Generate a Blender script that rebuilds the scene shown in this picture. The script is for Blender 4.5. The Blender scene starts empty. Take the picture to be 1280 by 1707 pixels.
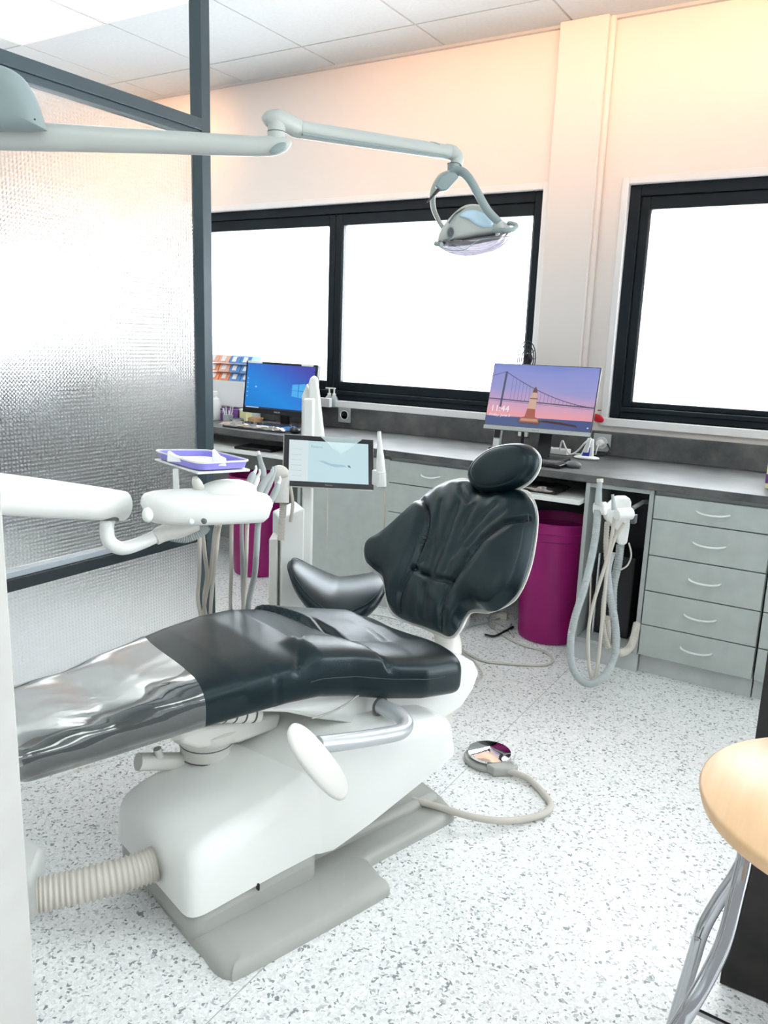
import bpy, math, random
import numpy as np
from mathutils import Vector, Matrix
random.seed(4)
C = bpy.context.scene.collection
sc = bpy.context.scene
PI = math.pi

# ------------------------------------------------------------------ camera
H, F = 1.2, 1328.94
def _rot(yaw, pitch, roll):
    cy, sy, cp, sp = math.cos(yaw), math.sin(yaw), math.cos(pitch), math.sin(pitch)
    f = np.array([sy*cp, cy*cp, -sp]); r = np.array([cy, -sy, 0.]); d = np.cross(f, r)
    cr, sr = math.cos(roll), math.sin(roll)
    return np.array([cr*r + sr*d, -sr*r + cr*d, f])
MC = _rot(-0.54674603, 0.21311688, -0.03554222)
cam_d = bpy.data.cameras.new('camera'); cam = bpy.data.objects.new('camera', cam_d); C.objects.link(cam)
cam_d.sensor_fit = 'VERTICAL'; cam_d.sensor_height = 36; cam_d.lens = F/1707*36; cam_d.clip_start = .02
r_, d_, f_ = MC
cam.matrix_world = Matrix(((r_[0], -d_[0], -f_[0], 0), (r_[1], -d_[1], -f_[1], 0), (r_[2], -d_[2], -f_[2], H), (0, 0, 0, 1)))
sc.camera = cam
# ------------------------------------------------------------------ light
sc.view_settings.view_transform = 'Standard'; sc.view_settings.look = 'None'
sc.view_settings.gamma = 1; sc.view_settings.exposure = 0.83
w = bpy.data.worlds.new('sky'); sc.world = w; w.use_nodes = True
bg = w.node_tree.nodes['Background']; bg.inputs[0].default_value = (.92, .965, 1, 1); bg.inputs[1].default_value = 1
_nt = w.node_tree; _tc = _nt.nodes.new('ShaderNodeTexCoord'); _sp = _nt.nodes.new('ShaderNodeSeparateXYZ'); _mr = _nt.nodes.new('ShaderNodeMapRange')   # overcast sky, brighter on the street side
_nt.links.new(_tc.outputs['Generated'], _sp.inputs[0]); _nt.links.new(_sp.outputs[1], _mr.inputs[0])
_mr.inputs['From Min'].default_value = -.1; _mr.inputs['From Max'].default_value = .4; _mr.inputs['To Min'].default_value = .36; _mr.inputs['To Max'].default_value = 6.5
_nt.links.new(_mr.outputs[0], bg.inputs[1])
def area(name, loc, tgt, sx, sy, power, col=(1, 1, 1), spread=180):
    l = bpy.data.lights.new(name, 'AREA'); l.shape = 'RECTANGLE'; l.size = sx; l.size_y = sy; l.energy = power; l.color = col
    l.spread = math.radians(spread)
    o = bpy.data.objects.new(name, l); C.objects.link(o); o.location = loc
    o.rotation_euler = (Vector(tgt)-Vector(loc)).to_track_quat('-Z', 'Y').to_euler(); return o
area('warm_wall_lamp', (-.9, 2.55, 2.44), (-1.2, 3.5, 2.36), 2.6, .10, 4.2, (1, .50, .20), 90)
area('warm_wall_lamp', (-4.2, 2.9, 2.40), (-4.3, 3.5, 2.15), 2.0, .10, 2.6, (1, .50, .20), 90)

# ------------------------------------------------------------------ helpers: place
def ray(x, y): return MC.T @ np.array([(x-640)/F, (y-853.5)/F, 1.0])
O = np.array([0, 0, H])
def W(x, y, d=None, X=None, Y=None, Z=None):
    r = ray(x, y)
    k = d if d is not None else X/r[0] if X is not None else Y/r[1] if Y is not None else (Z-H)/r[2]
    return Vector(O + k*r)
A = math.radians(17); CO = np.array([-1.17, 1.03]); UD = np.array([math.sin(A), math.cos(A)]); ND = np.array([math.cos(A), -math.sin(A)])
def ST(s, t, z): p = CO + s*UD + t*ND; return Vector((p[0], p[1], z))     # chair frame: along, across, up
def DIR(s, t, z): v = s*UD + t*ND; return Vector((v[0], v[1], z))
def toST(p): q = np.array([p[0], p[1]])-CO; return float(q@UD), float(q@ND)
def WT(x, y, t):                                                         # point of a lengthwise plane of the chair
    r = ray(x, y); k = (t + CO@ND)/(r[:2]@ND); return Vector(O + k*r)
def onpl(x, y, o, e1, e2):
    r = ray(x, y); m = np.array([list(e1), list(e2), -r]).T; s = np.linalg.solve(m, O-np.array(o)); return float(s[0]), float(s[1])

# ------------------------------------------------------------------ helpers: materials
def mat(name, col=(.8, .8, .8), rough=.5, metal=0, trans=0, ior=1.45, coat=0, emit=None, es=1, noise=0, nscale=8, bump=0, bscale=200, alpha=1, spec=.5):
    m = bpy.data.materials.new(name); m.use_nodes = True; nt = m.node_tree; b = nt.nodes['Principled BSDF']
    b.inputs['Base Color'].default_value = (*col, 1); b.inputs['Roughness'].default_value = rough; b.inputs['Metallic'].default_value = metal
    b.inputs['Transmission Weight'].default_value = trans; b.inputs['IOR'].default_value = ior; b.inputs['Coat Weight'].default_value = coat
    b.inputs['Alpha'].default_value = alpha; b.inputs['Specular IOR Level'].default_value = spec
    if emit: b.inputs['Emission Color'].default_value = (*emit, 1); b.inputs['Emission Strength'].default_value = es
    tc = nt.nodes.new('ShaderNodeTexCoord')
    if noise:
        n = nt.nodes.new('ShaderNodeTexNoise'); n.inputs['Scale'].default_value = nscale; n.inputs['Detail'].default_value = 4
        nt.links.new(tc.outputs['Object'], n.inputs['Vector'])
        rp = nt.nodes.new('ShaderNodeValToRGB'); rp.color_ramp.elements[0].position = .3; rp.color_ramp.elements[1].position = .7
        rp.color_ramp.elements[0].color = (*[c*(1-noise) for c in col], 1); rp.color_ramp.elements[1].color = (*[min(1, c*(1+noise)) for c in col], 1)
        nt.links.new(n.outputs['Fac'], rp.inputs[0]); nt.links.new(rp.outputs[0], b.inputs['Base Color'])
    if bump:
        n = nt.nodes.new('ShaderNodeTexNoise'); n.inputs['Scale'].default_value = bscale; n.inputs['Detail'].default_value = 3
        nt.links.new(tc.outputs['Object'], n.inputs['Vector'])
        bp = nt.nodes.new('ShaderNodeBump'); bp.inputs['Strength'].default_value = bump; bp.inputs['Distance'].default_value = .002
        nt.links.new(n.outputs['Fac'], bp.inputs['Height']); nt.links.new(bp.outputs[0], b.inputs['Normal'])
    return m
M = {}
M['wall'] = mat('wall_paint', (.85, .785, .745), .85, bump=.15, bscale=120)
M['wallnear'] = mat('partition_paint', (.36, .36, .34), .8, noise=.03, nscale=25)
M['trimw'] = mat('white_gloss_trim', (.85, .83, .82), .4, noise=.02)
M['frame'] = mat('charcoal_window_frame', (.008, .014, .019), .45, noise=.15, nscale=6, spec=.25)
M['alu'] = mat('grey_blue_aluminium', (.055, .085, .10), .4, noise=.10, nscale=5)
M['alu2'] = mat('dark_grey_aluminium', (.02, .03, .035), .42, noise=.1, nscale=5)
M['bead'] = mat('light_glazing_bead', (.45, .50, .54), .4, noise=.05)
M['ceil'] = mat('ceiling_board', (.70, .735, .745), .9, bump=.25, bscale=260, noise=.03, nscale=60)
M['ceilgap'] = mat('ceiling_joint', (.16, .15, .145), .8, noise=.1)
M['ceilgrid'] = mat('ceiling_grid_white', (.62, .62, .62), .6, noise=.03)
M['panel'] = mat('light_panel_diffuser', (.9, .95, .93), .5, emit=(.93, 1, .97), es=3.4, noise=.02)
M['lam'] = mat('grey_laminate', (.47, .51, .485), .5, noise=.06, nscale=18)
M['lamedge'] = mat('grey_laminate_edge', (.42, .45, .435), .5, noise=.05)
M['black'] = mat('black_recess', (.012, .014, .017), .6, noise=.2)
M['plinth'] = mat('pale_grey_plinth', (.60, .62, .61), .5, noise=.06, nscale=20)
M['steel'] = mat('brushed_steel', (.86, .88, .88), .35, .35, noise=.03)
M['chrome'] = mat('chrome', (.45, .46, .48), .16, 1, noise=.04, nscale=3)
M['leather'] = mat('black_leather', (.001, .007, .010), .33, coat=.28, bump=.2, bscale=420, noise=.2, nscale=5, spec=.42)
M['leather'].node_tree.nodes['Principled BSDF'].inputs['Coat IOR'].default_value = 1.5; M['leather'].node_tree.nodes['Principled BSDF'].inputs['Coat Roughness'].default_value = .26; M['leather'].node_tree.nodes['Principled BSDF'].inputs['Coat Weight'].default_value = .16
M['leather'].node_tree.nodes['Principled BSDF'].inputs['Specular Tint'].default_value = (.72, .93, 1, 1)
M['stitch'] = mat('grey_thread', (.03, .045, .05), .6, noise=.1)
M['white'] = mat('white_plastic', (.80, .81, .78), .35, noise=.02, nscale=6)
M['white2'] = mat('cream_plastic', (.70, .695, .65), .4, noise=.03, nscale=6)
M['arm'] = mat('lamp_arm_enamel', (.44, .465, .44), .35, noise=.03)
M['arm2'] = mat('lamp_grey_plastic', (.26, .32, .32), .42, noise=.04)
M['grey'] = mat('grey_base_plastic', (.40, .405, .375), .42, noise=.05, nscale=9)
M['gdark'] = mat('dark_grey_plastic', (.10, .105, .11), .45, noise=.1)
M['hose'] = mat('grey_hose', (.40, .435, .435), .45, noise=.05)
M['hose2'] = mat('beige_hose', (.56, .53, .47), .55, noise=.06)
M['bin'] = mat('magenta_plastic', (.30, .006, .14), .38, noise=.10, nscale=7, bump=.1, bscale=60)
M['silver'] = mat('silver_lacquer', (.50, .53, .55), .3, .4, noise=.03)
M['purple'] = mat('violet_plastic', (.30, .27, .78), .35, noise=.04)
M['paper'] = mat('white_paper', (.86, .86, .86), .8, noise=.02)
M['blackp'] = mat('black_plastic', (.008, .009, .011), .32, noise=.2)
M['red'] = mat('red_plastic', (.62, .015, .03), .35, noise=.05)
M['orange'] = mat('orange_plastic', (.85, .30, .14), .4, noise=.05)
M['orange2'] = mat('salmon_plastic', (.88, .48, .36), .4, noise=.05)
M['blue'] = mat('blue_plastic', (.11, .28, .62), .4, noise=.05)
M['violetbox'] = mat('violet_carton', (.17, .06, .25), .5, noise=.1)
M['yellow'] = mat('pale_yellow_carton', (.85, .80, .45), .6, noise=.03)
M['darkdesk'] = mat('black_brown_panel', (.018, .016, .015), .55, noise=.5, nscale=14)
M['bridge'] = mat('mirror', (.9, .9, .92), .05, 1, noise=.01)
def wood():
    m = mat('beech_veneer', (.70, .46, .27), .38); nt = m.node_tree; b = nt.nodes['Principled BSDF']
    tc = nt.nodes.new('ShaderNodeTexCoord'); mp = nt.nodes.new('ShaderNodeMapping'); mp.inputs['Scale'].default_value = (60, 4, 20); mp.inputs['Rotation'].default_value = (0, 0, .5)
    n = nt.nodes.new('ShaderNodeTexNoise'); n.inputs['Scale'].default_value = 1.5; n.inputs['Detail'].default_value = 6
    rp = nt.nodes.new('ShaderNodeValToRGB'); rp.color_ramp.elements[0].color = (.62, .38, .20, 1); rp.color_ramp.elements[1].color = (.76, .52, .31, 1)
    nt.links.new(tc.outputs['Object'], mp.inputs[0]); nt.links.new(mp.outputs[0], n.inputs['Vector']); nt.links.new(n.outputs['Fac'], rp.inputs[0]); nt.links.new(rp.outputs[0], b.inputs['Base Color'])
    return m
M['wood'] = wood()
def worktop_mat():
    m = mat('slate_laminate', (.1, .1, .1), .32); nt = m.node_tree; b = nt.nodes['Principled BSDF']
    tc = nt.nodes.new('ShaderNodeTexCoord')
    n = nt.nodes.new('ShaderNodeTexNoise'); n.inputs['Scale'].default_value = 7; n.inputs['Detail'].default_value = 9; n.inputs['Roughness'].default_value = .65
    rp = nt.nodes.new('ShaderNodeValToRGB'); e = rp.color_ramp.elements; e[0].position = .3; e[1].position = .75
    e[0].color = (.05, .052, .055, 1); e[1].color = (.17, .17, .163, 1)
    nt.links.new(tc.outputs['Object'], n.inputs['Vector']); nt.links.new(n.outputs['Fac'], rp.inputs[0]); nt.links.new(rp.outputs[0], b.inputs['Base Color'])
    r2 = nt.nodes.new('ShaderNodeMapRange'); r2.inputs['To Min'].default_value = .34; r2.inputs['To Max'].default_value = .55
    nt.links.new(n.outputs['Fac'], r2.inputs[0]); nt.links.new(r2.outputs[0], b.inputs['Roughness'])
    return m
M['slate'] = worktop_mat()
def floor_mat():
    m = mat('speckled_vinyl', (.8, .8, .8), .33); nt = m.node_tree; b = nt.nodes['Principled BSDF']
    tc = nt.nodes.new('ShaderNodeTexCoord')
    wn = nt.nodes.new('ShaderNodeTexNoise'); wn.inputs['Scale'].default_value = 70; wn.inputs['Detail'].default_value = 2
    add = nt.nodes.new('ShaderNodeMixRGB'); add.blend_type = 'ADD'; add.inputs[0].default_value = .02
    nt.links.new(tc.outputs['Object'], wn.inputs['Vector']); nt.links.new(tc.outputs['Object'], add.inputs[1]); nt.links.new(wn.outputs['Color'], add.inputs[2])
    def vor(scale, stops, rnd=1):
        v = nt.nodes.new('ShaderNodeTexVoronoi'); v.inputs['Scale'].default_value = scale; v.inputs['Randomness'].default_value = rnd
        nt.links.new(add.outputs[0], v.inputs['Vector'])
        s = nt.nodes.new('ShaderNodeSeparateColor'); nt.links.new(v.outputs['Color'], s.inputs[0])
        r = nt.nodes.new('ShaderNodeValToRGB'); r.color_ramp.interpolation = 'CONSTANT'; el = r.color_ramp.elements
        while len(el) < len(stops): el.new(.5)
        for k, (p, c) in enumerate(stops): el[k].position = p; el[k].color = (*c, 1)
        nt.links.new(s.outputs[0], r.inputs[0]); return r
    a = vor(230, [(0, (.78, .79, .775)), (.35, (.85, .855, .845)), (.6, (.90, .905, .895)), (.84, (.74, .755, .75)), (.95, (.58, .60, .605))])
    c = vor(175, [(0, (1, 1, 1)), (.84, (.62, .64, .655)), (.90, (.33, .36, .38)), (.955, (1, 1, 1))])
    mx = nt.nodes.new('ShaderNodeMixRGB'); mx.blend_type = 'MULTIPLY'; mx.inputs[0].default_value = 1
    nt.links.new(a.outputs[0], mx.inputs[1]); nt.links.new(c.outputs[0], mx.inputs[2]); nt.links.new(mx.outputs[0], b.inputs['Base Color'])
    return m
M['floor'] = floor_mat()
def dotglass():
    m = bpy.data.materials.new('dimpled_glass'); m.use_nodes = True; nt = m.node_tree; b = nt.nodes['Principled BSDF']
    b.inputs['Base Color'].default_value = (.96, .97, .975, 1); b.inputs['Transmission Weight'].default_value = 1; b.inputs['IOR'].default_value = 1.2; b.inputs['Roughness'].default_value = .31
    tc = nt.nodes.new('ShaderNodeTexCoord'); sp = nt.nodes.new('ShaderNodeSeparateXYZ'); nt.links.new(tc.outputs['Object'], sp.inputs[0])
    def sn(out, k):
        mu = nt.nodes.new('ShaderNodeMath'); mu.operation = 'MULTIPLY'; mu.inputs[1].default_value = k; nt.links.new(out, mu.inputs[0])
        s = nt.nodes.new('ShaderNodeMath'); s.operation = 'SINE'; nt.links.new(mu.outputs[0], s.inputs[0]); 
        q = nt.nodes.new('ShaderNodeMath'); q.operation = 'MULTIPLY_ADD'; q.inputs[1].default_value = .5; q.inputs[2].default_value = .5; nt.links.new(s.outputs[0], q.inputs[0]); return q
    k = 2*PI/.0125
    p = nt.nodes.new('ShaderNodeMath'); p.operation = 'MULTIPLY'; nt.links.new(sn(sp.outputs[1], k).outputs[0], p.inputs[0]); nt.links.new(sn(sp.outputs[2], k).outputs[0], p.inputs[1])
    bp = nt.nodes.new('ShaderNodeBump'); bp.inputs['Strength'].default_value = .5; bp.inputs['Distance'].default_value = .003; nt.links.new(p.outputs[0], bp.inputs['Height']); nt.links.new(bp.outputs[0], b.inputs['Normal'])
    tl = nt.nodes.new('ShaderNodeBsdfTranslucent'); tl.inputs[0].default_value = (.95, .96, .97, 1)
    df = nt.nodes.new('ShaderNodeBsdfDiffuse'); df.inputs[0].default_value = (.9, .91, .92, 1)
    m0 = nt.nodes.new('ShaderNodeMixShader'); m0.inputs[0].default_value = .5; nt.links.new(tl.outputs[0], m0.inputs[1]); nt.links.new(df.outputs[0], m0.inputs[2])
    rr = nt.nodes.new('ShaderNodeMapRange'); rr.inputs['From Min'].default_value = .45; rr.inputs['From Max'].default_value = .7; rr.inputs['To Min'].default_value = .03; rr.inputs['To Max'].default_value = .36
    nt.links.new(p.outputs[0], rr.inputs[0])
    ms = nt.nodes.new('ShaderNodeMixShader'); nt.links.new(rr.outputs[0], ms.inputs[0]); nt.links.new(b.outputs[0], ms.inputs[1]); nt.links.new(m0.outputs[0], ms.inputs[2])
    nt.links.new(ms.outputs[0], nt.nodes['Material Output'].inputs[0]); return m
M['dotglass'] = dotglass()
M['frost'] = mat('frosted_window_glass', (.97, .985, 1), .55, trans=1, ior=1.2, bump=.5, bscale=260)
def film(name, fac, rough, scale, strength, dist, tint=(.93, .94, .94)):
    m = bpy.data.materials.new(name); m.use_nodes = True; nt = m.node_tree; nt.nodes.remove(nt.nodes['Principled BSDF'])
    t = nt.nodes.new('ShaderNodeBsdfTransparent'); t.inputs[0].default_value = (*tint, 1)
    g = nt.nodes.new('ShaderNodeBsdfGlossy'); g.inputs['Roughness'].default_value = rough; g.inputs[0].default_value = (1, .99, .97, 1)
    tc = nt.nodes.new('ShaderNodeTexCoord'); n = nt.nodes.new('ShaderNodeTexNoise'); n.inputs['Scale'].default_value = scale; n.inputs['Detail'].default_value = 3; n.inputs['Distortion'].default_value = 1.2
    nt.links.new(tc.outputs['Object'], n.inputs['Vector'])
    bp = nt.nodes.new('ShaderNodeBump'); bp.inputs['Strength'].default_value = strength; bp.inputs['Distance'].default_value = dist
    nt.links.new(n.outputs['Fac'], bp.inputs['Height']); nt.links.new(bp.outputs[0], g.inputs['Normal'])
    ms = nt.nodes.new('ShaderNodeMixShader'); ms.inputs[0].default_value = fac; nt.links.new(t.outputs[0], ms.inputs[1]); nt.links.new(g.outputs[0], ms.inputs[2])
    if name == 'clear_vinyl_sheet':
        lw = nt.nodes.new('ShaderNodeLayerWeight'); mr = nt.nodes.new('ShaderNodeMapRange'); nt.links.new(lw.outputs['Facing'], mr.inputs[0])
        mr.inputs['From Min'].default_value = .15; mr.inputs['From Max'].default_value = .65; mr.inputs['To Min'].default_value = .12; mr.inputs['To Max'].default_value = .72; nt.links.new(mr.outputs[0], ms.inputs[0])
    nt.links.new(ms.outputs[0], nt.nodes['Material Output'].inputs[0]); return m
M['film'] = film('clear_vinyl_sheet', .42, .08, 4, .22, .02)
M['clear'] = film('clear_lens', .20, .05, 3, .0, .001, (.29, .28, .305))
def emis(name, c, s=1):
    m = bpy.data.materials.new(name); m.use_nodes = True; nt = m.node_tree; b = nt.nodes['Principled BSDF']
    b.inputs['Base Color'].default_value = (.01, .01, .01, 1); b.inputs['Roughness'].default_value = .25
    b.inputs['Emission Color'].default_value = (*c, 1); b.inputs['Emission Strength'].default_value = s*.52; return m
def screen(name, stops, w_, h_, dirn, s=.8):      # picture shown by a display: colour ramp along direction
    m = emis(name, (1, 1, 1), s); nt = m.node_tree; b = nt.nodes['Principled BSDF']
    u = nt.nodes.new('ShaderNodeUVMap'); sp = nt.nodes.new('ShaderNodeVectorMath'); sp.operation = 'DOT_PRODUCT'; sp.inputs[1].default_value = (*dirn, 0)
    n = nt.nodes.new('ShaderNodeTexNoise'); n.inputs['Scale'].default_value = 2.5; nt.links.new(u.outputs[0], n.inputs['Vector'])
    ad = nt.nodes.new('ShaderNodeMath'); ad.operation = 'MULTIPLY_ADD'; ad.inputs[1].default_value = .18; nt.links.new(n.outputs['Fac'], ad.inputs[0])
    nt.links.new(u.outputs[0], sp.inputs[0]); nt.links.new(sp.outputs['Value'], ad.inputs[2])
    r = nt.nodes.new('ShaderNodeValToRGB'); el = r.color_ramp.elements
    while len(el) < len(stops): el.new(.5)
    for k, (p, c) in enumerate(stops): el[k].position = p; el[k].color = (*c, 1)
    nt.links.new(ad.outputs[0], r.inputs[0]); nt.links.new(r.outputs[0], b.inputs['Emission Color']); return m

# ------------------------------------------------------------------ helpers: geometry
def V(*a): return Vector(a)
def catmull(pts, sub=6, closed=False):
    P = [Vector(p) for p in pts]; n = len(P); out = []
    rng = range(n if closed else n-1)
    for i in rng:
        g = lambda k: P[k % n] if closed else P[max(0, min(n-1, k))]
        a, b, c, d = g(i-1), g(i), g(i+1), g(i+2)
        for j in range(sub):
            t = j/sub
            out.append(.5*((2*b)+(c-a)*t+(2*a-5*b+4*c-d)*t*t+(3*b-a-3*c+d)*t**3))
    if not closed: out.append(P[-1])
    return out
class G:
    def __init__(s): s.v = []; s.f = []
    def add(s, vs, fs):
        o = len(s.v); s.v += [Vector(p) for p in vs]; s.f += [[i+o for i in f] for f in fs]; return s
    def box(s, c, d, rz=0, R=None):
        x, y, z = d[0]/2, d[1]/2, d[2]/2
        R = R or Matrix.Rotation(rz, 3, 'Z')
        vs = [Vector(c)+R@V(i*x, j*y, k*z) for i in (-1, 1) for j in (-1, 1) for k in (-1, 1)]
        return s.add(vs, [(0, 1, 3, 2), (4, 6, 7, 5), (0, 4, 5, 1), (2, 3, 7, 6), (0, 2, 6, 4), (1, 5, 7, 3)])
    def bb(s, x0, x1, y0, y1, z0, z1): return s.box(((x0+x1)/2, (y0+y1)/2, (z0+z1)/2), (x1-x0, y1-y0, z1-z0))
    def rings(s, R, capa=True, capb=True, closed=True):
        n = len(R[0]); o = len(s.v)
        for r in R: s.v += [Vector(p) for p in r]
        for i in range(len(R)-1):
            for j in range(n if closed else n-1):
                k = (j+1) % n; s.f.append([o+i*n+j, o+i*n+k, o+(i+1)*n+k, o+(i+1)*n+j])
        if capa: s.f.append([o+j for j in range(n)][::-1])
        if capb: s.f.append([o+(len(R)-1)*n+j for j in range(n)])
        return s
    def tube(s, pts, r, n=10, sub=6, caps=True, flat=1.0, up=None, rib=0):
        P = catmull(pts, sub) if sub > 1 else [Vector(p) for p in pts]
        m = len(P)
        rr = [float(q) for q in np.interp(np.linspace(0, 1, m), np.linspace(0, 1, len(r)), r)] if isinstance(r, (list, tuple)) else [r]*m
        T = [(P[min(i+1, m-1)]-P[max(i-1, 0)]).normalized() for i in range(m)]
        a = Vector(up) if up else (V(0, 0, 1) if abs(T[0].z) < .9 else V(1, 0, 0))
        R = []
        for i in range(m):
            a = (a-T[i]*a.dot(T[i])).normalized(); b = T[i].cross(a)
            q = rr[i]*(1+rib*(1, 0, -1, 0)[i % 4])
            R.append([P[i]+q*(math.cos(2*PI*k/n)*b+flat*math.sin(2*PI*k/n)*a) for k in range(n)])
        return s.rings(R, caps, caps)
    def lathe(s, prof, o, axis=(0, 0, 1), n=32, cap=True):
        ax = Vector(axis).normalized(); a = ax.orthogonal().normalized(); b = ax.cross(a); o = Vector(o)
        R = [[o+ax*z+max(r, 1e-5)*(math.cos(2*PI*k/n)*a+math.sin(2*PI*k/n)*b) for k in range(n)] for r, z in prof]
        return s.rings(R, cap, cap)
    def cyl(s, p0, p1, r, r1=None, n=20):
        p0 = Vector(p0); d = Vector(p1)-p0; return s.lathe([(r, 0), (r if r1 is None else r1, d.length)], p0, d, n)
    def ell(s, c, rad, R=None, n=20, m=12):
        R = R or Matrix.Identity(3); rs = []
        for i in range(m+1):
            th = max(1e-3, min(PI-1e-3, PI*i/m)); rs.append([Vector(c)+R@V(rad[0]*math.sin(th)*math.cos(2*PI*k/n), rad[1]*math.sin(th)*math.sin(2*PI*k/n), -rad[2]*math.cos(th)) for k in range(n)])
        return s.rings(rs)
    def prism(s, poly, off):           # poly: world points, off: extrusion vector
        off = Vector(off); n = len(poly); P = [Vector(p) for p in poly]
        return s.add(P+[p+off for p in P], [list(range(n))[::-1], [n+i for i in range(n)]]+[[i, (i+1) % n, n+(i+1) % n, n+i] for i in range(n)])
    def plate(s, o, e1, e2, poly, th):  # polygon in a plane, thickness along normal
        e1, e2 = Vector(e1), Vector(e2); n = e1.cross(e2).normalized()
        return s.prism([Vector(o)+a*e1+b*e2 for a, b in poly], n*th)
def children_of(o): return [c for c in bpy.data.objects if c.parent == o]
def obj(name, g, m, parent=None, bev=0, bseg=3, smooth=40, sub=0, uv=None, label=None, loc=None):
    me = bpy.data.meshes.new(name)
    vs = g.v
    if parent is not None: org = parent['_org']; org = Vector(org)
    elif loc is not None: org = Vector(loc)
    else:
        a = np.array([list(p) for p in vs]); org = Vector(((a[:, 0].min()+a[:, 0].max())/2, (a[:, 1].min()+a[:, 1].max())/2, a[:, 2].min()))
    me.from_pydata([p-org for p in vs], [], g.f); me.update()
    import bmesh
    bm = bmesh.new(); bm.from_mesh(me); bmesh.ops.recalc_face_normals(bm, faces=bm.faces); bm.to_mesh(me); bm.free()
    if uv: 
        l = me.uv_layers.new(name='UVMap')
        for p in me.polygons:
            for li, vi in zip(p.loop_indices, p.vertices): l.data[li].uv = uv(me.vertices[vi].co+org)
    for p in me.polygons: p.use_smooth = True
    me.set_sharp_from_angle(angle=math.radians(smooth))
    me.materials.append(M[m] if isinstance(m, str) else m)
    o = bpy.data.objects.new(name, me); C.objects.link(o)
    if parent is not None: o.parent = parent
    else: o.location = org
    o['_org'] = list(org)
    if bev:
        b = o.modifiers.new('bevel', 'BEVEL'); b.width = bev; b.segments = bseg; b.limit_method = 'ANGLE'; b.angle_limit = math.radians(35); b.harden_normals = False
    if sub:
        b = o.modifiers.new('sub', 'SUBSURF'); b.levels = b.render_levels = sub
    if label: o['label'] = label
    return o
def tag(o, label, cat, group=None):
    o['label'] = label; o['category'] = cat
    if group: o['group'] = group
    return o
def thing(name, label, cat, loc, group=None):
    o = bpy.data.objects.new(name, None); C.objects.link(o); o.location = Vector(loc); o['_org'] = list(loc); o.empty_display_size = .05
    return tag(o, label, cat, group)
def struct(name, g, m, **k):
    o = obj(name, g, m, **k); o['kind'] = 'structure'; return o
def text(g, s, o, e1, e2, size, th=.0004, align='LEFT'):
    cu = bpy.data.curves.new('t', 'FONT'); cu.body = s; cu.size = size; cu.align_x = align; cu.extrude = 0
    t = bpy.data.objects.new('t', cu); C.objects.link(t); dg = bpy.context.evaluated_depsgraph_get()
    me = t.evaluated_get(dg).to_mesh(); e1, e2 = Vector(e1), Vector(e2); n = e1.cross(e2).normalized()
    g.add([Vector(o)+v.co.x*e1+v.co.y*e2+n*th for v in me.vertices], [list(p.vertices) for p in me.polygons])
    t.evaluated_get(dg).to_mesh_clear(); bpy.data.objects.remove(t); bpy.data.curves.remove(cu); return g

# ------------------------------------------------------------------ room shell
D = 3.515; CZ = 2.508
g = G().bb(-7.5, 2.2, -1.6, D+.1, -.05, 0); struct('floor', g, 'floor', loc=(0, 0, 0))
seam = G(); sx = W(820, 1240, Z=0).x
seam.bb(sx-.001, sx+.001, -1.5, 2.93, 0, .0004); sy = 1.0
struct('trim_1', seam, 'lamedge')
def wall_holes(x0, x1, holes, y0, y1, z1):
    g = G(); xs = x0
    for (a, b, z0, zt) in sorted(holes):
        g.bb(xs, a, y0, y1, 0, z1); g.bb(a, b, y0, y1, 0, z0); g.bb(a, b, y0, y1, zt, z1); xs = b
    g.bb(xs, x1, y0, y1, 0, z1); return g
W1 = (-3.52, -1.375, .875, 1.865); W2 = (-1.003, .35, .898, 1.862); W3 = (-6.3, -4.45, .875, 1.865)
struct('wall_back', wall_holes(-7.5, 2.2, [W1, W2, W3], D, D+.16, CZ+.1), 'wall')
g = G().bb(-7.6, -7.5, -1.6, D, 0, CZ+.1); struct('wall_left', g, 'wall')
g = G().bb(-1.34, -1.135, D-.05, D, .84, CZ); g.lathe([(.014, 0), (.014, CZ-.84)], (-1.127, D-.016, .84)); struct('trim_2', g, 'wall', bev=.004)
def window(n, w, sashes, glassz=(.972, 1.764)):
    x0, x1, z0, z1 = w
    g = G(); yf = D+.015
    # outer frame
    fo = .045
    g.bb(x0, x0+fo, yf, yf+.07, z0, z1); g.bb(x1-fo, x1, yf, yf+.07, z0, z1)
    g.bb(x0+fo, x1-fo, yf, yf+.07, z1-fo, z1); g.bb(x0+fo, x1-fo, yf, yf+.07, z0, z0+.03)
    g.bb(x0+fo, x1-fo, yf-.012, yf+.05, z0+.03, z0+.05)
    fr = struct('window_%d' % n, g, 'frame', bev=.003)
    fr['_org'] = list(fr.location)
    for (a, b) in sashes:
        s = G(); q = .038
        s.bb(a, a+q, yf+.012, yf+.06, z0+.05, z1-fo); s.bb(b-q, b, yf+.012, yf+.06, z0+.05, z1-fo)
        s.bb(a+q, b-q, yf+.012, yf+.06, glassz[1], z1-fo); s.bb(a+q, b-q, yf+.012, yf+.06, z0+.05, glassz[0])
        o = obj('sash', s, 'frame', fr, bev=.004)
        p = G().bb(a+q, b-q, yf+.035, yf+.041, glassz[0], glassz[1]); obj('pane', p, 'frost', fr)
        e = G(); t = .006
        e.bb(a+q, a+q+t, yf+.02, yf+.034, glassz[0], glassz[1]); e.bb(b-q-t, b-q, yf+.02, yf+.034, glassz[0], glassz[1])
        obj('glazing_bead', e, 'gdark', fr)
    return fr
window(1, W1, [(-3.475, -2.51), (-2.505, -1.39)])
window(2, W2, [(-.957, .305)])
window(3, W3, [(-6.255, -5.4), (-5.35, -4.5)])
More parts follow.
